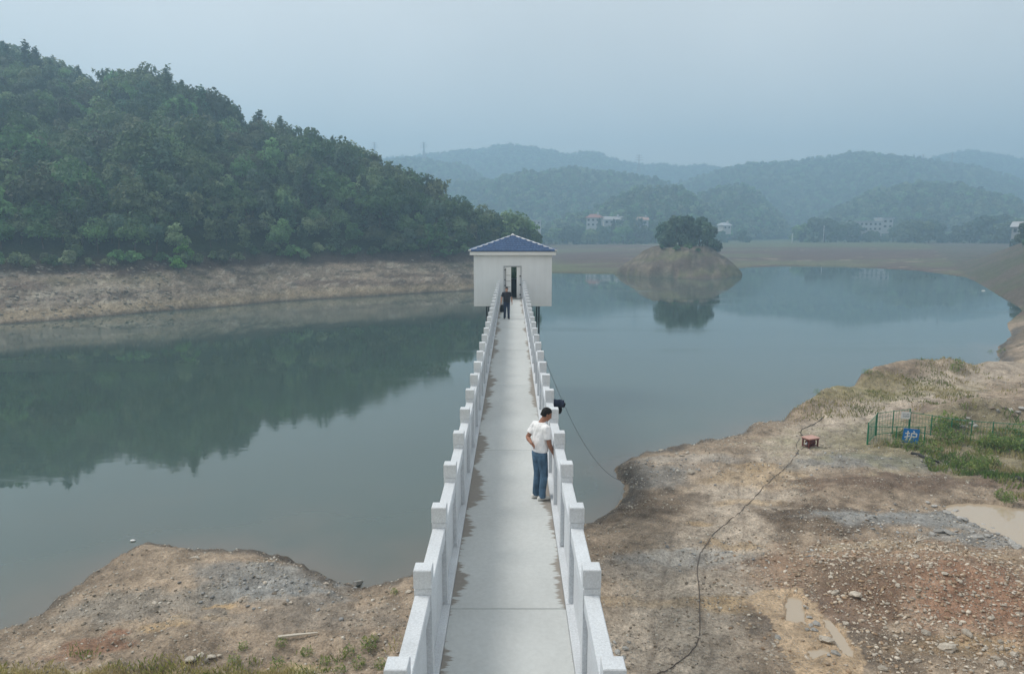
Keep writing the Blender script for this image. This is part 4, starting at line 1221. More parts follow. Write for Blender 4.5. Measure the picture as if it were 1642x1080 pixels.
pylon('faint power pylon on the ridge in the middle of the skyline', 1024, 276, 248, 860)
pylon('faint power pylon on the right skyline, the left one of the pair', 1479, 268, 247, 905)
pylon('faint power pylon on the right skyline, the right one of the pair', 1525, 272, 245, 900)
pylon('very faint power pylon just above the left hillside trees', 601, 256, 228, 1000)
def pole(label, px, py0, py1, d):
    b = V(px, py0, d); h = V(px, py1, d)[2] - b[2]
    t = empty('utility_pole', b); tag(t, label, 'pole')
    MB().tube([(0, 0, -2), (0, 0, h)], [.22, .15], 8).build('pole', M['white_paint'], t, True)
    MB().box((-.9, -.06, h - .75), (.9, .06, h - .6)).build('crossarm', M['pylon'], t)
pole('pale utility pole at the edge of the flats, left of the long white building', 1320, 386, 362, 445)
pole('shorter pale post on the flats left of the taller utility pole', 1270, 387, 374, 430)

# ------------------------------------------------------------------ people
def voxel(mb, name, m, parent, size, smooth=4):
    o = mb.build(name, m, None)
    a = o.modifiers.new('r', 'REMESH'); a.mode = 'VOXEL'; a.voxel_size = size
    b = o.modifiers.new('s', 'SMOOTH'); b.factor = .5; b.iterations = smooth
    dg = bpy.context.evaluated_depsgraph_get()
    me = bpy.data.meshes.new_from_object(o.evaluated_get(dg))
    old = o.data; o.modifiers.clear(); o.data = me; bpy.data.meshes.remove(old)
    me.name = name
    me.polygons.foreach_set('use_smooth', [True] * len(me.polygons))
    o.parent = parent
    return o

def ell(c, hw, hd, n=16, tilt=0.0):
    return [(c[0] + hw * math.cos(2 * math.pi * i / n), c[1] + hd * math.sin(2 * math.pi * i / n), c[2] + tilt * math.sin(2 * math.pi * i / n)) for i in range(n)]

def hand(mb, wrist, d, n, thumb):
    """wrist point, finger direction d, palm normal n (fingers curl to it), thumb side sign"""
    w, d, n = Vector(wrist), Vector(d).normalized(), Vector(n).normalized()
    s = d.cross(n).normalized()
    rs = []
    for t, hw_, th in ((-.01, .026, .019), (.03, .036, .018), (.065, .042, .015), (.092, .040, .012)):
        c = w + d * t
        rs.append([c + s * hw_ * math.cos(2 * math.pi * i / 10) + n * th * math.sin(2 * math.pi * i / 10) for i in range(10)])
    mb.rings(rs)
    for q, L_ in zip((-1.5, -.5, .5, 1.5), (.066, .082, .078, .060)):
        b = w + d * .085 + s * q * .0195
        k1 = b + (d * .9 + n * .25) * L_ * .5; k2 = k1 + (d * .6 + n * .75).normalized() * L_ * .32; k3 = k2 + (d * .25 + n).normalized() * L_ * .24
        mb.tube([b - d * .015, b, k1, k2, k3], [.0095, .0095, .0088, .008, .006], 7)
    b = w + d * .025 + s * thumb * .030
    mb.tube([b, b + (d * .6 + s * thumb * .7 + n * .3) * .035, b + (d * .9 + s * thumb * .62 + n * .6) * .062], [.013, .011, .008], 7)

def person(p, rz, J, mats_, label, hgt=1.0, hair_len=0):
    t = empty('person', p, rz); t.scale = (hgt,) * 3
    tag(t, label, 'person')
    V3 = Vector
    # ---- the body, one continuous surface
    b = MB()
    ln = J['lean']
    def sp(z): return ln * max(0, (z - .95)) ** 1.3
    b.rings([ell((0, sp(z) + o, z), w, d) for z, w, d, o in ((.80, .10, .08, 0), (.86, .155, .10, 0), (.95, .160, .105, 0), (1.06, .145, .105, .005), (1.18, .158, .110, .01), (1.30, .175, .105, 0), (1.39, .155, .085, -.01), (1.45, .07, .06, -.01))])
    hd = V3(J['head']); nk = V3((0, sp(1.42) - .01, 1.41))
    b.tube([nk, nk.lerp(hd, .5) + V3((0, -.012, -.01)), hd + V3((0, -.015, -.06))], [.062, .056, .055], 12)
    f = V3(J['face']).normalized(); rt = f.cross(V3((0, 0, 1))).normalized(); up = rt.cross(f)
    def hp3(x, y, z): return hd + rt * x + f * y + up * z
    rs = []
    for z, w, d, o in ((-.118, .022, .028, .045), (-.105, .042, .045, .035), (-.075, .058, .070, .018), (-.035, .066, .085, .006), (.0, .072, .094, 0), (.04, .075, .098, -.004), (.08, .066, .086, -.008), (.105, .043, .058, -.010), (.118, .015, .02, -.01)):
        rs.append([hp3(w * math.cos(2 * math.pi * i / 16), o + d * math.sin(2 * math.pi * i / 16), z) for i in range(16)])
    b.rings(rs)
    b.tube([hp3(0, .088, .015), hp3(0, .104, -.018), hp3(0, .112, -.036), hp3(0, .09, -.042)], [.009, .012, .015, .010], 8)   # nose
    for s in (-1, 1):
        b.tube([hp3(s * .070, -.005, .018), hp3(s * .082, -.012, 0), hp3(s * .072, -.002, -.032)], [.010, .014, .009], 7)           # ears
    b.tube([hp3(-.024, .086, -.066), hp3(0, .094, -.066), hp3(.024, .086, -.066)], [.007, .010, .007], 7)                        # lips
    for s, A in ((1, J['armR']), (-1, J['armL'])):
        sh, el, wr = V3(A[0]), V3(A[1]), V3(A[2])
        b.tube([sh - V3((s * .07, 0, .0)), sh, sh.lerp(el, .35), el, el.lerp(wr, .25), el.lerp(wr, .7), wr], [.06, .060, .050, .042, .044, .034, .027], 10)
        hand(b, wr, A[3], A[4], A[5])
    for s, L_ in ((1, J['legR']), (-1, J['legL'])):
        h0, k0, a0 = V3(L_[0]), V3(L_[1]), V3(L_[2])
        b.tube([h0 + V3((0, 0, .05)), h0.lerp(k0, .3), k0, k0.lerp(a0, .3), a0], [.085, .078, .054, .055, .038], 12)
    body = voxel(b, 'body', mats_['skin'], t, .0075, 2)
    # ---- hair, eyes, brows
    h = MB(); rs = []
    for z, w, d, o in ((-.045, .067, .062, -.045), (-.01, .077, .078, -.030), (.03, .081, .092, -.016), (.07, .077, .096, -.008), (.10, .060, .078, -.008), (.122, .036, .048, -.010), (.130, .012, .016, -.01)):
        rs.append([hp3(w * math.cos(2 * math.pi * i / 18), o + d * math.sin(2 * math.pi * i / 18), z) for i in range(18)])
    h.rings(rs); voxel(h, 'hair', mats_['hair'], t, .009, 1)
    e = MB()
    for s in (-1, 1):
        e.ball(hp3(s * .030, .086, .008), (.012, .009, .006), 8, 5)
        e.tube([hp3(s * .014, .094, .030), hp3(s * .034, .090, .034), hp3(s * .050, .078, .028)], [.004, .005, .003], 5)
    e.build('eyes', mats_['hair'], t, True)
    # ---- shirt
    c = MB()
    hem = J.get('hem', .90)
    c.rings([ell((0, sp(z) + o, z), w, d, 20) for z, w, d, o in ((hem, .190, .132, 0), (hem + .05, .190, .135, .004), (1.04, .182, .140, .012), (1.18, .186, .138, .012), (1.30, .198, .128, .002), (1.375, .188, .108, -.012), (1.425, .120, .085, -.015), (1.450, .078, .070, -.012))])
    for s, A in ((1, J['armR']), (-1, J['armL'])):
        sh, el = V3(A[0]), V3(A[1])
        c.tube([sh - V3((s * .08, 0, 0)), sh, sh.lerp(el, .35), sh.lerp(el, J.get('sleeve', .68))], [.085, .079, .074, .076], 12)
    voxel(c, 'shirt', mats_['shirt'], t, .010, 3)
    if J.get('collar'):
        q = MB(); q.tube([hp3(.05, -.02, -.135), hp3(0, -.07, -.12), hp3(-.05, -.02, -.135), hp3(-.03, .06, -.17)], .02, 8); q.tube([hp3(.05, -.02, -.135), hp3(.03, .06, -.17)], .018, 8)
        voxel(q, 'collar', mats_['shirt'], t, .010, 1)
    # ---- trousers
    j = MB()
    j.rings([ell((0, 0, z), w, d, 18) for z, w, d in ((.80, .11, .09), (.84, .170, .115), (.92, .176, .125), (1.0, .168, .120))])
    for s, L_ in ((1, J['legR']), (-1, J['legL'])):
        h0, k0, a0 = V3(L_[0]), V3(L_[1]), V3(L_[2])
        j.tube([h0 + V3((0, 0, .06)), h0, h0.lerp(k0, .4), k0, k0.lerp(a0, .35), k0.lerp(a0, .8), a0 + V3((0, .01, -.035))], [.09, .098, .090, .075, .070, .064, .068], 14)
    voxel(j, 'trousers', mats_['trousers'], t, .010, 3)
    # ---- shoes
    for s, L_ in ((1, J['legR']), (-1, J['legL'])):
        a0 = V3(L_[2]); g = L_[3]; az = L_[4]
        q = MB(); ca, sa = math.cos(az), math.sin(az)
        def fp(x, y, z): return (a0.x + x * ca - y * sa, a0.y + x * sa + y * ca, g + z)
        rs = []
        for y, w, zt in ((-.085, .020, .05), (-.075, .036, .075), (-.02, .040, .095), (.05, .046, .078), (.11, .050, .058), (.16, .042, .046), (.185, .02, .034)):
            rs.append([fp(w * math.cos(a_), y, max(.001, zt * .5 + zt * .5 * math.sin(a_))) for a_ in [2 * math.pi * i / 12 for i in range(12)]])
        q.rings(rs)
        voxel(q, 'shoe', mats_['shoe'], t, .009, 2)
    return t

def cloth(name, c, amt=.2, sc=9):
    m = mat(name, c, .9, .15); t = NT(m); p = t.n('ShaderNodeTexCoord').outputs['Object']
    t.color(t.mix(1.0, c, t.map(t.noise(p, sc, 4, .6), .3, .7, 1 - amt, 1 + amt), 'MULTIPLY'))
    t.bump(t.noise(t.scalev(p, (1, 1, .45)), 11, 3, .5), 1.0, .06)
    return m
skinA = mat('tanned skin', (.30, .15, .10), .55, .3)
skinB = mat('light skin', (.42, .24, .17), .55, .3)
hairm = mat('black hair', (.012, .011, .011), .7, .2)
def jeans_material():
    m = cloth('faded blue jeans', (.085, .15, .225), .45, 6)
    return m
matsA = dict(skin=skinA, hair=hairm, shirt=cloth('white cotton', (.82, .82, .83), .03), trousers=jeans_material(), shoe=mat('white shoe leather', (.68, .67, .63), .6, .3))
matsB = dict(skin=skinB, hair=hairm, shirt=cloth('charcoal cotton', (.028, .028, .036), .2), trousers=cloth('dark navy denim', (.030, .042, .075), .2), shoe=mat('black shoe leather', (.012, .012, .013), .5, .3))
JA = dict(lean=.10, head=(.0, .135, 1.575), face=(.28, .96, -.40),
          armR=((.185, .03, 1.36), (.235, .05, 1.09), (.225, .17, .865), (0, .35, -1), (-1, 0.1, 0), 1),
          armL=((-.185, .02, 1.36), (-.232, -.12, 1.125), (.0, -.178, 1.075), (1, .0, -.28), (0, -1, -.2), -1),
          legR=((.085, 0, .86), (.095, .035, .47), (.085, -.005, .085), 0.0, R(-12)), legL=((-.085, -.01, .86), (-.09, .015, .47), (-.075, -.04, .085), 0.0, R(-8)), hem=.915)
fa = U(867, 799, DECK)
person((fa[0] - .02, fa[1], DECK + .002), R(-60), JA, matsA, 'man in white T-shirt and blue jeans leaning toward the railing, one arm behind his back', .965)
JB = dict(lean=.0, head=(.0, .02, 1.585), face=(.10, 1, -.12), collar=True,
          armR=((.185, 0, 1.37), (.275, -.03, 1.11), (.30, .06, .88), (.05, .25, -1), (-1, .2, 0), 1),
          armL=((-.185, 0, 1.37), (-.265, -.04, 1.11), (-.285, .07, .88), (-.05, .25, -1), (1, .2, 0), -1),
          legR=((.085, 0, .86), (.10, .06, .48), (.11, -.02, .085), 0.0, R(-8)), legL=((-.085, 0, .86), (-.095, .10, .49), (-.10, .13, .085), 0.0, R(6)), hem=.90)
fb = U(812.5, 510.5, DECK)
person((fb[0], fb[1], DECK + .002), R(183), JB, matsB, 'man in dark shirt and dark trousers walking on the footbridge near the hut', 1.0)

# black bag by the far railing
pb = U(802.5, 501, DECK)
bag = empty('bag', (BX - .53, pb[1] + .3, DECK + .001), R(20)); tag(bag, 'black bag standing against the left railing behind the man in the dark shirt', 'bag')
q = MB(); q.rings([ell((0, 0, z), w, d, 12) for z, w, d in ((0.0, .10, .08), (.06, .135, .11), (.25, .13, .10), (.38, .10, .07), (.43, .05, .03))]); q.build('body', M['black_cloth'], bag, True)
MB().tube([(-.06, 0, .40), (-.05, 0, .52), (.05, 0, .52), (.06, 0, .40)], .012, 6).build('handle', M['black_cloth'], bag, True)

# navy bundle hung outside the right railing, and the cable that runs past it to the shore
yb = U(893, 650, DECK + .75)[1]
bn = empty('cloth_bundle', (BX + .965, 17.35, DECK + .37)); tag(bn, 'navy ribbed cloth bundle sticking out of the right railing beyond the man in white', 'bundle')
q = MB(); n = 16; rs = []
for k, x in enumerate(np.linspace(0, .40, 10)):
    r_ = .11 + .012 * math.sin(k * 2.1)
    rs.append([(x, r_ * 1.15 * math.cos(2 * math.pi * i / n), .03 - .06 * x + r_ * (.9 + .10 * math.sin(5 * i)) * math.sin(2 * math.pi * i / n)) for i in range(n)])
q.rings(rs); q.build('cloth', M['cloth_navy'], bn, True)
q = MB(); q.tube([(.24, 0, -.06), (.27, -.02, -.15), (.29, .0, -.22)], [.10, .09, .05], 9); q.tube([(.30, .03, .02), (.42, .03, -.04)], [.09, .06], 9); q.build('loose_end', M['black_cloth'], bn, True)
q = MB().tube([(-.05, -.10, .16), (.08, -.11, .17), (.10, .0, .18), (-.05, .08, .16)], .014, 6); q.build('strap', M['black_cloth'], bn, True)

M['hose'] = speckled('dusty rubber hose', (.12, .10, .085), .8, .2, 12, .2, 2)
def rope(name, pts, r, m, label, cat, n=7):
    o = MB().tube(pts, r, n).build(name, m, None, True); tag(o, label, cat); return o
def smooth_line(P, k=8):
    P = [Vector(p) for p in P]; out = []
    for i in range(len(P) - 1):
        a, b, c, d = P[max(0, i - 1)], P[i], P[i + 1], P[min(len(P) - 1, i + 2)]
        for s in range(k):
            t = s / k
            out.append(.5 * ((2 * b) + (c - a) * t + (2 * a - 5 * b + 4 * c - d) * t * t + (3 * b - a - 3 * c + d) * t ** 3))
    return out + [P[-1]]
A0 = Vector((BX + .99, 23.4, DECK + .9)); B0 = G(1003, 772)
cab_pts = []
for k in range(41):
    t = k / 40
    p = A0.lerp(B0, t); p.z -= 4 * 1.15 * t * (1 - t); cab_pts.append(p)
rope('power_cable', cab_pts, .007, M['cable'], 'thin dark cable sagging from the right railing down to the shore', 'cable', 5)

# hose over the bare ground
hose_px = [(1010, 1105), (1058, 1078), (1085, 1063), (1108, 1046), (1121, 1020), (1122, 985), (1121, 945), (1118, 915), (1122, 890), (1136, 868), (1160, 842), (1190, 818), (1215, 792), (1248, 760), (1270, 738), (1280, 722), (1277, 712), (1282, 704)]
def on_ground(px, lift=.02):
    out = []
    for p in smooth_line([G(a, b) for a, b in px], 8):
        out.append((p.x, p.y, gz(p.x, p.y) + lift))
    return out
rope('hose', on_ground(hose_px, .016), .014, M['hose'], 'long black hose winding over the bare ground to the red stand', 'hose')
rope('wire', on_ground([(1288, 700), (1284, 693), (1296, 684), (1312, 676), (1322, 668)], .02), .018, M['black_rubber'], 'short dark wire running uphill from the red stand', 'wire', 6)
rope('drain_pipe', on_ground([(1462, 728), (1475, 731), (1490, 736), (1505, 743)], .06), .075, M['black_rubber'], 'black pipe half hidden in the weeds below the blue sign', 'pipe')
rope('drain_pipe', on_ground([(1612, 762), (1625, 766), (1640, 772), (1660, 780)], .06), .085, M['black_rubber'], 'black pipe in the weeds at the right edge above the puddle', 'pipe')

# red stand with a pale pink top
ps = G(1299, 714)
st = empty('stand', ps, R(22)); tag(st, 'small rusty red stand with faded pink top on the bare ground', 'stand')
MB().box((-.36, -.27, .40), (.36, .27, .45)).build('top', M['pink_top'], st)
MB().square([(.33, .33, .24), (.398, .33, .24)]).build('frame', M['red_paint'], st)
for sx in (-1, 1):
    for sy in (-1, 1): MB().box((sx * .29 - .03, sy * .20 - .03, -.05), (sx * .29 + .03, sy * .20 + .03, .33)).build('leg', M['red_paint'], st)
MB().tube([(-.24, 0, .16), (.24, 0, .16)], .13, 12).build('motor', M['red_paint'], st, True)
MB().box((-.30, -.16, .0), (.30, .16, .035)).build('base_plate', M['red_paint'], st)
MB().tube([(-.25, -.05, .20), (-.42, -.12, .14)], .05, 8).build('pipe_stub', M['steel'], st, True)

# ------------------------------------------------------------------ green mesh fence with the blue sign
def fence(label, feet, hgt, name='mesh_fence'):
    F = [Vector(f) for f in feet]
    t = empty(name, F[0]); tag(t, label, 'fence', None)
    o0 = F[0]
    for k, f in enumerate(F):
        MB().tube([f - o0 + Vector((0, 0, -.2)), f - o0 + Vector((0, 0, hgt + .04))], .028, 6).build('post', M['green_wire'], t)
    for a, b in zip(F[:-1], F[1:]):
        mb = MB(); L_ = (b - a).length; n = max(2, int(L_ / .13))
        for k in range(n + 1):
            p = a.lerp(b, k / n) - o0
            mb.tube([p + Vector((0, 0, .03)), p + Vector((0, 0, hgt))], .0055, 4)
        for z in np.linspace(.04, hgt, max(4, int(hgt / .2))):
            mb.tube([a - o0 + Vector((0, 0, z)), b - o0 + Vector((0, 0, z))], .006, 4)
        mb.build('mesh_panel', M['green_wire'], t)
        mb = MB()
        for z in (.04, hgt): mb.tube([a - o0 + Vector((0, 0, z + .001)), b - o0 + Vector((0, 0, z + .001))], .017, 5)
        mb.build('rail', M['green_wire'], t)
    return t
f1, f2 = G(1391, 713), G(1481, 714)
b1, b2 = G(1403, 698), G(1458, 691)
HF = .98
fence('green wire mesh fence panel carrying the blue sign', [f1, f1.lerp(f2, .5), f2], HF)
fence('short green wire mesh fence panel linking the blue sign panel to the one behind it', [f1 + Vector((.03, .12, 0)), b1], 1.12)
fence('green mesh fence panel carrying the small white sign, behind the blue sign', [b1 + Vector((.06, .02, 0)), b1.lerp(b2, .5), b2 - Vector((.05, 0, 0))], 1.22)
run = [b2] + [G(a, b) for a, b in ((1492, 697), (1524, 702), (1556, 706), (1590, 709), (1642, 713), (1690, 717))]
fence('long green wire mesh fence running right through the weeds from the white sign', run, 1.05)
def strokes(mb, lines, sx, sy, ox, oy, w, y):
    for a, b, *ww in lines:
        wd = (ww[0] if ww else w)
        ax, az, bx, bz = ox + a[0] * sx, oy + a[1] * sy, ox + b[0] * sx, oy + b[1] * sy
        dx, dz = bx - ax, bz - az; L_ = math.hypot(dx, dz) + 1e-9; nx, nz = -dz / L_ * wd / 2, dx / L_ * wd / 2
        vs = [(ax + nx, y, az + nz), (bx + nx, y, bz + nz), (bx - nx, y, bz - nz), (ax - nx, y, az - nz)]
        vs += [(p[0], y + .004, p[2]) for p in vs]
        mb.add(vs, [(0, 1, 2, 3), (7, 6, 5, 4), (0, 4, 5, 1), (1, 5, 6, 2), (2, 6, 7, 3), (3, 7, 4, 0)])
def place_sign(name, label, c, dirv, w, h, m, tilt=0.0):
    t = empty(name, c, math.atan2(dirv.y, dirv.x)); t.rotation_euler[1] = tilt; tag(t, label, 'sign')
    MB().box((-w / 2, -.012, -h / 2), (w / 2, .0, h / 2)).build('board', m, t)
    return t
dv = (f2 - f1).normalized()
sc_ = f1.lerp(f2, .75) + Vector((0, 0, .52)) + Vector((dv.y, -dv.x, 0)) * .06
sg = place_sign('sign', 'square blue sign with the white character 护 on the green fence', sc_, dv, .78, .76, M['sign_blue'], R(4))
mb = MB()
hu = [((.06, .70), (.40, .74)), ((.24, .92), (.24, .14)), ((.24, .14), (.13, .22)), ((.05, .38), (.42, .52)),       # 扌
      ((.64, .95), (.72, .82)), ((.52, .74), (.90, .74)), ((.90, .74), (.90, .46)), ((.52, .48), (.90, .48)), ((.53, .76), (.52, .42)), ((.52, .42), (.40, .06))]   # 户
strokes(mb, hu, .66, .64, -.33, -.33, .062, -.0175)
mb.build('lettering', M['sign_white'], sg)
bd = (b2 - b1).normalized()
sw = place_sign('sign', 'small white sign with grey print on the rear fence panel', b1.lerp(b2, .84) + Vector((0, 0, .93)) + Vector((bd.y, -bd.x, 0)) * .05, bd, .50, .38, M['sign_white'], R(3))
mb = MB(); strokes(mb, [((.1, .75), (.45, .75)), ((.55, .75), (.9, .75)), ((.2, .55), (.2, .2)), ((.35, .5), (.35, .25)), ((.5, .55), (.5, .2)), ((.62, .5), (.9, .5)), ((.62, .28), (.9, .28)), ((.62, .5), (.62, .28)), ((.9, .5), (.9, .28))], .44, .34, -.22, -.17, .025, -.0165)
mb.build('lettering', M['sign_grey'], sw)

# ------------------------------------------------------------------ stones
def stone_mesh(seed, n=1):
    r_ = np.random.default_rng(seed)
    bm = bmesh.new(); bmesh.ops.create_icosphere(bm, subdivisions=n, radius=1)
    ax = r_.uniform(.55, 1.25, 3) * np.array((1, .9, .62))
    for v in bm.verts:
        c = np.array(v.co); k = 1 + r_.uniform(-.22, .22)
        v.co = Vector(c * ax * k)
    me = bpy.data.meshes.new('rock'); bm.to_mesh(me); bm.free(); return me
def stone_material(name, c, var=.25):
    m = mat(name, c, .9, .2); t = NT(m); oi = t.n('ShaderNodeObjectInfo'); p = t.pos()
    k = t.map(oi.outputs['Random'], 0, 1, 1 - var, 1 + var)
    base = t.mix(1.0, t.mix(1.0, c, k, 'MULTIPLY'), t.map(t.noise(p, 9, 5, .7), .3, .7, .65, 1.25), 'MULTIPLY')
    t.color(base); t.bump(t.noise(p, 14, 5, .7), .8, .03); return m
M['stone_pale'] = stone_material('pale limestone', (.46, .41, .345))
M['stone_grey'] = stone_material('grey rubble', (.37, .36, .34))
M['stone_brown'] = stone_material('brown rock', (.20, .165, .13))
RK = {c: [] for c in ('stone_pale', 'stone_grey', 'stone_brown')}
for c in RK:
    for k in range(5):
        me = stone_mesh(100 + k, 2); me.materials.append(M[c]); RK[c].append(me)
def rock(px, py, wpx, label, c='stone_pale', group=None, flat=1.0, rz=None):
    p = G(px, py); d = math.hypot(p.x, p.y); r_ = wpx / FPX * math.sqrt(d * d + 100) / 2 * .95
    o = bpy.data.objects.new('rock', random.choice(RK[c])); COL.objects.link(o)
    o.location = (p.x, p.y, p.z + r_ * .22); o.scale = (r_, r_, r_ * flat); o.rotation_euler = (random.uniform(-.25, .25), random.uniform(-.25, .25), random.uniform(0, 6.28) if rz is None else rz)
    tag(o, label, 'rock', group)
rock(1325, 1027, 21, 'largest pale boulder, lying between the muddy ruts', flat=.9)
rock(1372, 955, 17, 'angular pale rock at the left foot of the reddish rubble heap')
rock(1520, 1040, 20, 'pale rock lying in the sandy gully at the lower right')
rock(1551, 1016, 14, 'whitish rock just above the sandy gully at the lower right')
rock(1468, 893, 12, 'flat white rock on the crest of the reddish rubble heap', flat=.6)
rock(306, 1058, 16, 'rounded boulder at the edge of the bottom left grass')
rock(1108, 758, 15, 'flat white rock slab on the bare ground near the concave shore', flat=.4)
rock(655, 949, 9, 'small white rock beside the left railing on the left bank')
rock(248, 967, 8, 'single pale rock in the middle of the left bank')
G1 = 'pale rocks scattered on the reddish rubble heap'
for a in [(1316, 902, 8), (1339, 951, 11), (1415, 919, 9), (1440, 939, 8), (1357, 1000, 9), (1424, 968, 6), (1485, 1015, 12), (1394, 931, 7), (1345, 962, 8), (1385, 962, 9), (1442, 893, 7), (1446, 903, 7), (1400, 975, 7), (1445, 987, 6), (1540, 933, 8), (1520, 967, 8), (1560, 955, 7), (1515, 920, 8),
          (1590, 990, 7), (1474, 1005, 7), (1436, 1020, 7), (1530, 1022, 7), (1580, 1040, 9), (1604, 1030, 9), (1402, 1051, 9), (1415, 1072, 12), (1470, 1060, 10), (1605, 1066, 12), (1625, 1050, 10), (1596, 1056, 9), (1500, 990, 6), (1465, 960, 6), (1378, 899, 7), (1356, 893, 7), (1353, 912, 6), (1332, 925, 7), (1540, 1000, 6), (1570, 1000, 6), (1620, 1000, 7), (1635, 985, 8)]:
    wz = 'along the crest of' if a[1] < 910 else 'at the left foot of' if a[0] < 1400 else 'on the right flank of' if a[0] > 1535 else 'on the lower apron of' if a[1] > 1000 else 'on the face of'
    rock(*a, 'pale rock ' + wz + ' the reddish rubble heap', 'stone_pale', 'pale rocks ' + wz + ' the reddish rubble heap')
G2 = 'grey and pale rocks along the muddy ruts'
for a in [(1309, 1000, 11), (1300, 1003, 9), (1306, 1010, 10), (1298, 990, 8), (1340, 1048, 11), (1329, 1051, 9), (1294, 1009, 8), (1247, 1022, 9), (1292, 974, 7), (1262, 976, 7)]:
    rock(*a, 'rock lining the edge of the muddy ruts', 'stone_grey', G2)
G3 = 'grey rubble stones beside the large puddle'
for a in [(1498, 812, 12), (1488, 806, 8), (1519, 822, 10), (1530, 821, 11), (1540, 831, 9), (1548, 834, 12), (1576, 842, 9), (1590, 848, 9), (1504, 852, 12), (1521, 855, 14), (1495, 857, 12), (1566, 862, 13), (1560, 853, 9), (1583, 859, 9), (1622, 871, 12), (1630, 877, 11), (1615, 864, 9), (1600, 856, 9)]:
    rock(*a, 'grey rubble stone at the edge of the large puddle', 'stone_grey', G3, .7)
G4 = 'stones on the weedy mound above the fence'
for a in [(1610, 655, 10), (1620, 659, 9), (1632, 662, 11), (1600, 660, 8), (1640, 656, 10), (1626, 668, 8), (1590, 655, 8)]:
    rock(*a, 'pale stone heaped on the mound behind the long fence', 'stone_brown' if a[0] % 4 else 'stone_grey', G4)
for a in [(1545, 676, 10), (1552, 672, 9), (1558, 680, 11), (1564, 684, 9), (1540, 683, 8), (1550, 686, 9), (1536, 674, 8)]:
    rock(*a, 'bluish white rubble block piled behind the fence in the weeds', 'stone_grey', 'bluish rubble piled behind the fence')
G5 = 'rubble stones along the left bank water edge'
for a in [(515, 902, 11), (527, 905, 12), (538, 909, 11), (548, 912, 9), (505, 908, 9), (520, 914, 8), (545, 920, 10), (552, 905, 8), (575, 925, 9), (560, 932, 8), (583, 943, 9), (530, 938, 8), (523, 936, 9), (440, 952, 8), (456, 968, 8), (466, 966, 7), (425, 935, 12), (415, 925, 10)]:
    rock(*a, 'stone in the rubble by the water on the left bank', random.choice(['stone_grey', 'stone_brown', 'stone_pale']), G5, .75)
for a in [(1085, 728, 10), (1094, 731, 8), (1060, 722, 8), (1102, 726, 7), (1072, 731, 6), (1192, 684, 9), (1182, 688, 8), (1172, 691, 7)]:
    rock(*a, 'whitish rubble lump along the right shore', 'stone_pale', 'whitish rubble along the right shore', .6)
for a in [(322, 1050, 9), (340, 1054, 12), (330, 1060, 10), (352, 1052, 9), (298, 1070, 8)]:
    rock(*a, 'pale stone beside the rounded boulder at the bottom left grass', 'stone_pale', 'stones beside the rounded boulder at the bottom left')
G6 = 'stones around the small mound right of the bridge'
for a in [(975, 1040, 12), (990, 1046, 13), (1003, 1040, 10), (985, 1030, 9), (998, 1055, 11), (970, 1028, 8), (1008, 1030, 8)]:
    rock(*a, 'grey stone in the small rubble heap just right of the bridge at the bottom', 'stone_grey', G6)

# loose gravel: joined stones of many sizes, too many to count
def gravel(name, n, region, dens, size, colors, seed, lift=.25, power=2.2):
    r_ = np.random.default_rng(seed)
    base = []
    for k in range(6):
        bm = bmesh.new(); bmesh.ops.create_icosphere(bm, subdivisions=1, radius=1)
        v = np.array([p.co for p in bm.verts]); f = np.array([[q.index for q in g.verts] for g in bm.faces]); bm.free()
        if k < 6:
            v = v * (1 + r_.uniform(-.25, .25, (len(v), 1))) * r_.uniform(.6, 1.2, 3) * np.array((1, 1, .6))
        base.append((v, f))
    ico = bmesh.new(); bmesh.ops.create_icosphere(ico, subdivisions=1, radius=1); ico.free()
    x = r_.uniform(region[0], region[1], n); y = r_.uniform(region[2], region[3], n)
    s = sdist(x, y); d = dens(x, y, s)
    k = r_.uniform(0, 1, n) < d
    x, y = x[k], y[k]; z = H(x.copy(), y.copy())
    m_ = len(x)
    sz = size[0] + (size[1] - size[0]) * r_.uniform(0, 1, m_) ** (power * 2)
    a = r_.uniform(0, 6.283, m_); ti = r_.normal(0, .25, m_)
    which = r_.integers(0, 6, m_); ci = r_.integers(0, len(colors), m_)
    vs, fs, cs, off = [], [], [], 0
    for b in range(6):
        i = np.nonzero(which == b)[0]
        if not len(i): continue
        v, f = base[b]
        ca, sa = np.cos(a[i])[:, None], np.sin(a[i])[:, None]
        X = (v[None, :, 0] * ca - v[None, :, 1] * sa) * sz[i][:, None] + x[i][:, None]
        Y = (v[None, :, 0] * sa + v[None, :, 1] * ca) * sz[i][:, None] + y[i][:, None]
        Z = (v[None, :, 2] + ti[i][:, None] * v[None, :, 0]) * sz[i][:, None] + z[i][:, None] + sz[i][:, None] * lift
        vs.append(np.stack([X, Y, Z], 2).reshape(-1, 3))
        fs.append((f[None] + (off + np.arange(len(i)) * len(v))[:, None, None]).reshape(-1, 3)); off += len(i) * len(v)
        c = np.array(colors)[ci[i]] * r_.uniform(.7, 1.25, (len(i), 1))
        cs.append(np.repeat(c, len(v), 0))
    cs = np.concatenate(cs); col = np.concatenate([cs, np.zeros((len(cs), 1))], 1)
    me = np_mesh(name, np.concatenate(vs), np.concatenate(fs), col)
    return tag(link(name, me, M['loose']), kind='stuff')
lm = mat('loose stone', (.3, .3, .3), .92, .2); _t = NT(lm); _a = _t.attr('col'); _t.color(_t.mix(1.0, _a.outputs['Color'], _t.map(_t.noise(_t.pos(), 20, 4, .7), .3, .7, .75, 1.2), 'MULTIPLY')); M['loose'] = lm
def wp(px, py, e=1.1): return U(px, py, e)
def bump2(x, y, px, py, sx, sy):
    p = wp(px, py); return np.exp(-((x - p[0]) / sx) ** 2 - ((y - p[1]) / sy) ** 2)
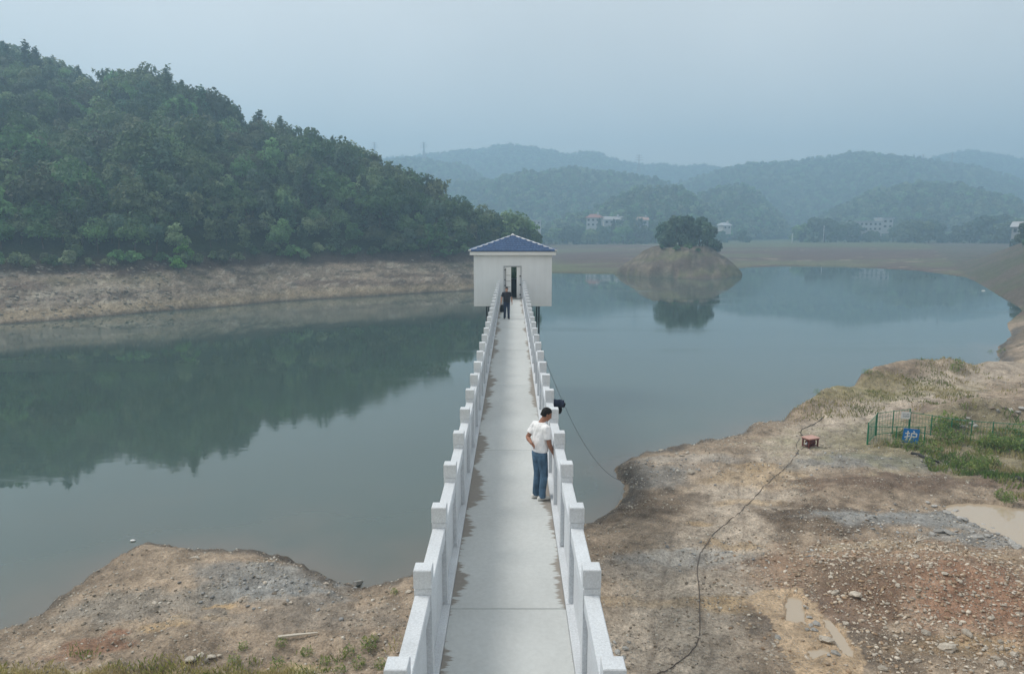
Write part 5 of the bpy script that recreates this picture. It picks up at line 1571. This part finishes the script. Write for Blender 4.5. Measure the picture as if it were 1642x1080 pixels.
def no_puddle(x, y):
    k = np.ones(len(x))
    for q in PUD: k *= ~in_poly(x, y, q['P'])
    k *= 1 - .88 * in_poly(x, y, MUDP)
    return k
def dens_all(x, y, s):
    c = sm((fbm(x * .5, y * .5, 3, 301) + .25) / .7)
    return (s > .15) * no_puddle(x, y) * (.10 + .5 * c) * np.clip(1.15 - (y - 16) / 60, .25, 1)
gravel('loose_gravel', 150000, (-22, 34, 14.5, 46), dens_all, (.013, .060), [(.40, .36, .30), (.32, .28, .23), (.52, .48, .42), (.27, .23, .18)], 1, .2, 1.3)
def dens_red(x, y, s): return (s > .2) * no_puddle(x, y) * np.clip(bump2(x, y, 1480, 935, 5.5, 2.6) + .8 * bump2(x, y, 1600, 1000, 3, 2) + .6 * bump2(x, y, 1420, 1050, 3, 1.2) + .7 * bump2(x, y, 1370, 930, 1.2, 2), 0, 1)
gravel('rubble', 34000, (6, 24, 15, 30), dens_red, (.016, .075), [(.50, .43, .35), (.43, .34, .25), (.34, .24, .16), (.56, .50, .42)], 2, .2, 1.6)
def dens_grey(x, y, s): return (s > .1) * no_puddle(x, y) * sm((fbm(x * .9, y * .9, 3, 305) + .45) / .6) * np.clip(bump2(x, y, 1460, 835, 3.8, 1.1) + bump2(x, y, 1560, 862, 2.4, .8) + bump2(x, y, 430, 925, 2.0, 1.2) + .8 * bump2(x, y, 1390, 740, 4, 1.6) + .7 * bump2(x, y, 530, 912, 1.2, .6) + .8 * bump2(x, y, 1030, 742, 2.4, 1.4) + .5 * bump2(x, y, 1150, 895, 3, 1), 0, 1)
gravel('grey_gravel', 46000, (-14, 30, 16, 46), dens_grey, (.016, .08), [(.38, .38, .37), (.29, .295, .295), (.50, .49, .46), (.24, .24, .24)], 3, .22, 1.6)
# slabs and scree on the far left bank
def scree():
    r_ = np.random.default_rng(9); vs, fs, cs, off = [], [], [], 0
    bm = bmesh.new(); bmesh.ops.create_icosphere(bm, subdivisions=1, radius=1)
    v0 = np.array([p.co for p in bm.verts]); f0 = np.array([[q.index for q in g.verts] for g in bm.faces]); bm.free()
    for _ in range(2800):
        i = int(r_.integers(20, len(LHC))); j = int(r_.integers(2, 27))
        if r_.uniform() > (.95 if LHC[i] < 280 else .35 if LHC[i] < 480 else .22): continue
        p = np.array((LX[i, j], LY[i, j], LZ[i, j])) + r_.normal(0, .2, 3) * np.array((1, 1, .1))
        s = r_.uniform(.06, .36) ** 1.0 * (1.0 if LHC[i] < 280 else .7) * r_.uniform(.4, 1); v = v0 * (1 + r_.uniform(-.25, .25, (len(v0), 1))) * np.array((1.3, .9, .55)) * s
        v[:, 2] += v[:, 0] * -.25
        vs.append(v + p); fs.append(f0 + off); off += len(v0)
        cs.append(np.tile(np.array((.30, .265, .215)) * r_.uniform(.55, 1.25), (len(v0), 1)))
    c = np.concatenate(cs); return np_mesh('scree', np.concatenate(vs), np.concatenate(fs), np.concatenate([c, np.zeros((len(c), 1))], 1))
tag(link('scree', scree(), M['loose']), kind='stuff')

# ------------------------------------------------------------------ grass and weeds
def blade_material(name):
    m = mat(name, (.1, .15, .05), .8, .2); t = NT(m); a = t.attr('col'); t.color(a.outputs['Color'])
    tr = t.n('ShaderNodeBsdfTranslucent'); t.l(a.outputs['Color'], tr.inputs['Color']); mx = t.n('ShaderNodeMixShader'); mx.inputs[0].default_value = .4
    t.l(t.b.outputs[0], mx.inputs[1]); t.l(tr.outputs[0], mx.inputs[2]); t.l(mx.outputs[0], t.t.nodes['Material Output'].inputs['Surface']); return m
M['blade'] = blade_material('grass blades')
def blades(name, n, region, dens, hgt, wid, colors, seed):
    r_ = np.random.default_rng(seed)
    x = r_.uniform(region[0], region[1], n); y = r_.uniform(region[2], region[3], n)
    s = sdist(x, y); k = (r_.uniform(0, 1, n) < dens(x, y)) & (s > .5)
    x, y = x[k], y[k]; z = H(x.copy(), y.copy()); m_ = len(x)
    h = hgt * r_.uniform(.4, 1.2, m_); w = wid * r_.uniform(.6, 1.3, m_); a = r_.uniform(0, 6.283, m_); l = h * r_.uniform(.1, .7, m_); b = r_.uniform(0, 6.283, m_)
    dx, dy = np.cos(a) * w, np.sin(a) * w
    lx, ly = np.cos(b) * l, np.sin(b) * l
    P0 = np.stack([x - dx, y - dy, z - .02], 1); P1 = np.stack([x + dx, y + dy, z - .02], 1)
    P2 = np.stack([x + lx * .35 + dx * .7, y + ly * .35 + dy * .7, z + h * .6], 1); P3 = np.stack([x + lx, y + ly, z + h * .95], 1)
    v = np.stack([P0, P1, P2, P3], 1).reshape(-1, 3); f = np.arange(4 * m_).reshape(m_, 4)
    cl = fbm(x * .7, y * .7, 2, seed + 5)
    c = np.array(colors)[np.clip(((cl + .5) * len(colors) + r_.normal(0, .7, m_)).astype(int), 0, len(colors) - 1)] * r_.uniform(.75, 1.25, (m_, 1))
    c = np.repeat(c, 4, 0)
    return np_mesh(name, v, f, np.concatenate([c, np.ones((len(c), 1))], 1))
GR = [(.17, .23, .065), (.29, .31, .095), (.43, .39, .16), (.50, .42, .22)]
def d1(x, y):
    p = wp(270, 1075); return sm((16.9 + .5 * fbm(x * .8, y * 0, 2, 400) - y) / .9) * sm((fbm(x * 1.1, y * 1.1, 3, 401) + .42) / .35) * sm((-4.6 - x) / 1.0 + .5 * fbm(x * 2, y * 2, 2, 402)) + .35 * sm((17.6 - y) / .8) * sm((fbm(x * 1.5, y * 1.5, 3, 403) - .12) / .2) * (x < -2)
tag(link('grass', blades('grass', 60000, (-16, -2, 13.0, 18), d1, .17, .009, GR, 5), M['blade']), 'yellow-green grass along the bottom left edge', kind='stuff')
GW = [(.12, .195, .055), (.17, .25, .07), (.24, .28, .085), (.32, .31, .125), (.38, .33, .18)]
WP = [U(a, b, 1.2) for a, b in ((1395, 716), (1440, 694), (1490, 690), (1540, 682), (1600, 684), (1700, 690), (1700, 800), (1640, 790), (1575, 772), (1520, 760), (1470, 742), (1425, 726))]
def d2(x, y):
    n = fbm(x * .9, y * .9, 3, 412)
    return in_poly(x + .7 * n, y + .9 * n, WP) * sm((fbm(x * .8, y * .8, 3, 411) + .16) / .3) * .9
tag(link('weeds', blades('weeds', 60000, (12, 36, 27, 46), d2, .30, .020, GW, 6), M['blade']), 'green weeds growing round the wire fence', kind='stuff')
GY = [(.15, .175, .05), (.24, .24, .075), (.34, .30, .12), (.38, .32, .17)]
def d3(x, y):
    k = 0
    for px, py, sx, sy, e in ((1350, 648, 3.2, 1.0, 1.7), (1430, 640, 4, 1.6, 1.8), (1500, 615, 4.5, 2.2, 2.2), (1570, 597, 4, 1.6, 2.3), (1460, 622, 3, 1.4, 2), (1330, 650, 1.5, .8, 1.6)):
        p = wp(px, py, e); k = np.maximum(k, sm((1.25 - np.hypot((x - p[0]) / sx, (y - p[1]) / sy)) / .5))
    return k * sm((fbm(x * .6, y * .6, 3, 421) + .2) / .35) * .9
tag(link('grass', blades('grass', 70000, (14, 44, 36, 60), d3, .17, .022, GY, 7), M['blade']), 'yellow-green grass on the bank beside the track', kind='stuff')
def weed(px, py, h, label, group=None, cols=GW, n=70, w=.02):
    p = G(px, py); r_ = np.random.default_rng(int(px * 7 + py)); vs, cs = [], []
    n = n * 2
    for k in range(n):
        a = r_.uniform(0, 6.283); q = math.sqrt(r_.uniform()) * h * .55; z = h * r_.uniform(.05, 1.0) * (1 - .5 * (q / (h * .55)) ** 2)
        o = np.array((math.cos(a) * q, math.sin(a) * q, z)); L_ = h * r_.uniform(.10, .24); b = r_.uniform(0, 6.283); ww = L_ * .22
        dx = np.array((math.cos(b), math.sin(b), r_.uniform(.1, 1.1))) * L_; sx = np.array((-math.sin(b), math.cos(b), 0)) * ww
        c = np.array(cols[int(r_.integers(0, len(cols) - 1))]) * r_.uniform(.75, 1.35)
        vs += [tuple(o - dx * .5), tuple(o + sx), tuple(o + dx * .5), tuple(o - sx)]
        cs += [tuple(c) + (1,)] * 4
    me = np_mesh('leaves', vs, np.arange(4 * n).reshape(n, 4), cs)
    t = empty('weed', p); tag(t, label, 'plant', group); link('leaves', me, M['blade'], t)
gl = 'leafy weed tufts along the bottom of the left bank'
for a in [(452, 1036, .30), (492, 1050, .3), (445, 1070, .35), (520, 1065, .28), (560, 1050, .3), (590, 1040, .42), (600, 1028, .25), (575, 1070, .35), (545, 1078, .3), (610, 1070, .3), (390, 1040, .25), (375, 1062, .3)]:
    weed(*a, 'leafy weed tuft at the bottom of the left bank beside the bridge', gl, w=.014)
weed(632, 952, .22, 'pair of tiny weed sprouts near the water left of the railing', w=.012)
weed(583, 933, .3, 'green weed tuft growing behind the pale concrete beam at the water edge', w=.014)
gs = 'weed tufts on the crest of the right shore bank'
for a in [(1380, 598, .5), (1386, 601, .4), (1392, 600, .45), (1535, 590, .8), (1530, 596, .6), (1285, 640, .35), (1292, 640, .35), (1310, 632, .4), (1588, 567, .5), (1574, 568, .4), (1602, 566, .4), (1608, 563, .5)]:
    weed(*a, 'dark weed tuft on the crest of the right shore bank', gs, GW[:3], 50, .035)
gf = 'bushy green weeds in front of the long fence'
for a in [(1505, 690, .9), (1520, 686, 1.0), (1512, 705, .9), (1530, 712, .8), (1548, 708, .7), (1585, 715, .8), (1600, 722, .9), (1620, 718, .8), (1636, 726, .8), (1460, 718, .6), (1478, 722, .6), (1500, 728, .7), (1590, 748, .7), (1570, 752, .7), (1535, 748, .6), (1440, 715, .5), (1555, 760, .6), (1640, 700, .8), (1618, 805, .5), (1606, 800, .5), (1490, 745, .5)]:
    wz = 'near the blue sign' if a[0] < 1485 else 'by the middle of the long fence' if a[0] < 1560 else 'toward the right picture edge, above the puddle'
    weed(*a, 'bushy green weed ' + wz, 'bushy green weeds ' + wz, GW[:4], 120, .035)

# ------------------------------------------------------------------ odd debris
a, b = G(446, 1023), G(510, 1016)
def bar_obj(name, a, b, w, h, m, label, cat, z=.03):
    a, b = Vector(a), Vector(b); d = b - a
    o = MB().rings([[(0, -w, 0), (0, w, 0), (0, w * .8, h), (0, -w * .8, h)], [(d.length * .5, -w * .8, .01), (d.length * .5, w * .8, .01), (d.length * .5, w * .8, h), (d.length * .5, -w * .8, h)], [(d.length, -w * .4, 0), (d.length, w * .4, 0), (d.length, w * .4, h * .7), (d.length, -w * .4, h * .7)]]).build(name, m, None)
    o.location = a + Vector((0, 0, z)); o.rotation_euler = (0, -math.atan2(d.z, math.hypot(d.x, d.y)), math.atan2(d.y, d.x)); tag(o, label, cat); return o
bar_obj('plank', a, b, .05, .04, M['pale_wood'], 'pale split plank lying on the left bank', 'plank')
a, b = G(568, 939), G(598, 934)
bar_obj('concrete_beam', a, b, .08, .12, M['concrete_grey'], 'short pale concrete beam at the water edge left of the bridge', 'beam')
def branch(px, py, L_, label, m, up=.5, n=5):
    p = G(px, py); r_ = random.Random(int(px)); mb = MB()
    for k in range(n):
        a = r_.uniform(0, 6.28); e = Vector((math.cos(a) * L_, math.sin(a) * L_ * .6, L_ * up * r_.uniform(.2, 1)))
        mb.tube([(0, 0, 0), e * .5 + Vector((0, 0, .05)), e], [.03, .02, .008], 5)
    o = mb.build('branch', m, None, True); o.location = p + Vector((0, 0, .02)); tag(o, label, 'branch')
branch(481, 876, .42, 'dark driftwood branch sticking out of the water by the left bank', M['wood'])
branch(282, 865, .25, 'dark stub of driftwood on the tip of the left bank', M['wood'], .8, 4)
branch(320, 897, .35, 'bleached dead branch lying on the left bank', M['pale_wood'], .15, 5)
branch(1470, 868, .6, 'bleached twig on the rubble below the large puddle', M['pale_wood'], .2, 4)
branch(530, 900, .45, 'tangle of dark driftwood in the left rubble by the water', M['wood'], .5, 7)
for px, py, lb in ((213, 866, 'white foam scrap floating at the tip of the left bank'), (1577, 466, 'white foam scrap at the water edge under the right bank')):
    p = U(px, py, .03); s_ = .11 if py > 600 else .38
    o = MB().ball((0, 0, 0), (s_, s_ * .6, s_ * .35), 9, 6).build('foam_scrap', M['white_paint'], None, True); o.location = p; tag(o, lb, 'debris')

#print('tris', sum(len(o.data.loop_triangles) if not o.data.calc_loop_triangles() else 0 for o in {o.data: o for o in S.objects if o.type == 'MESH'}.values()))
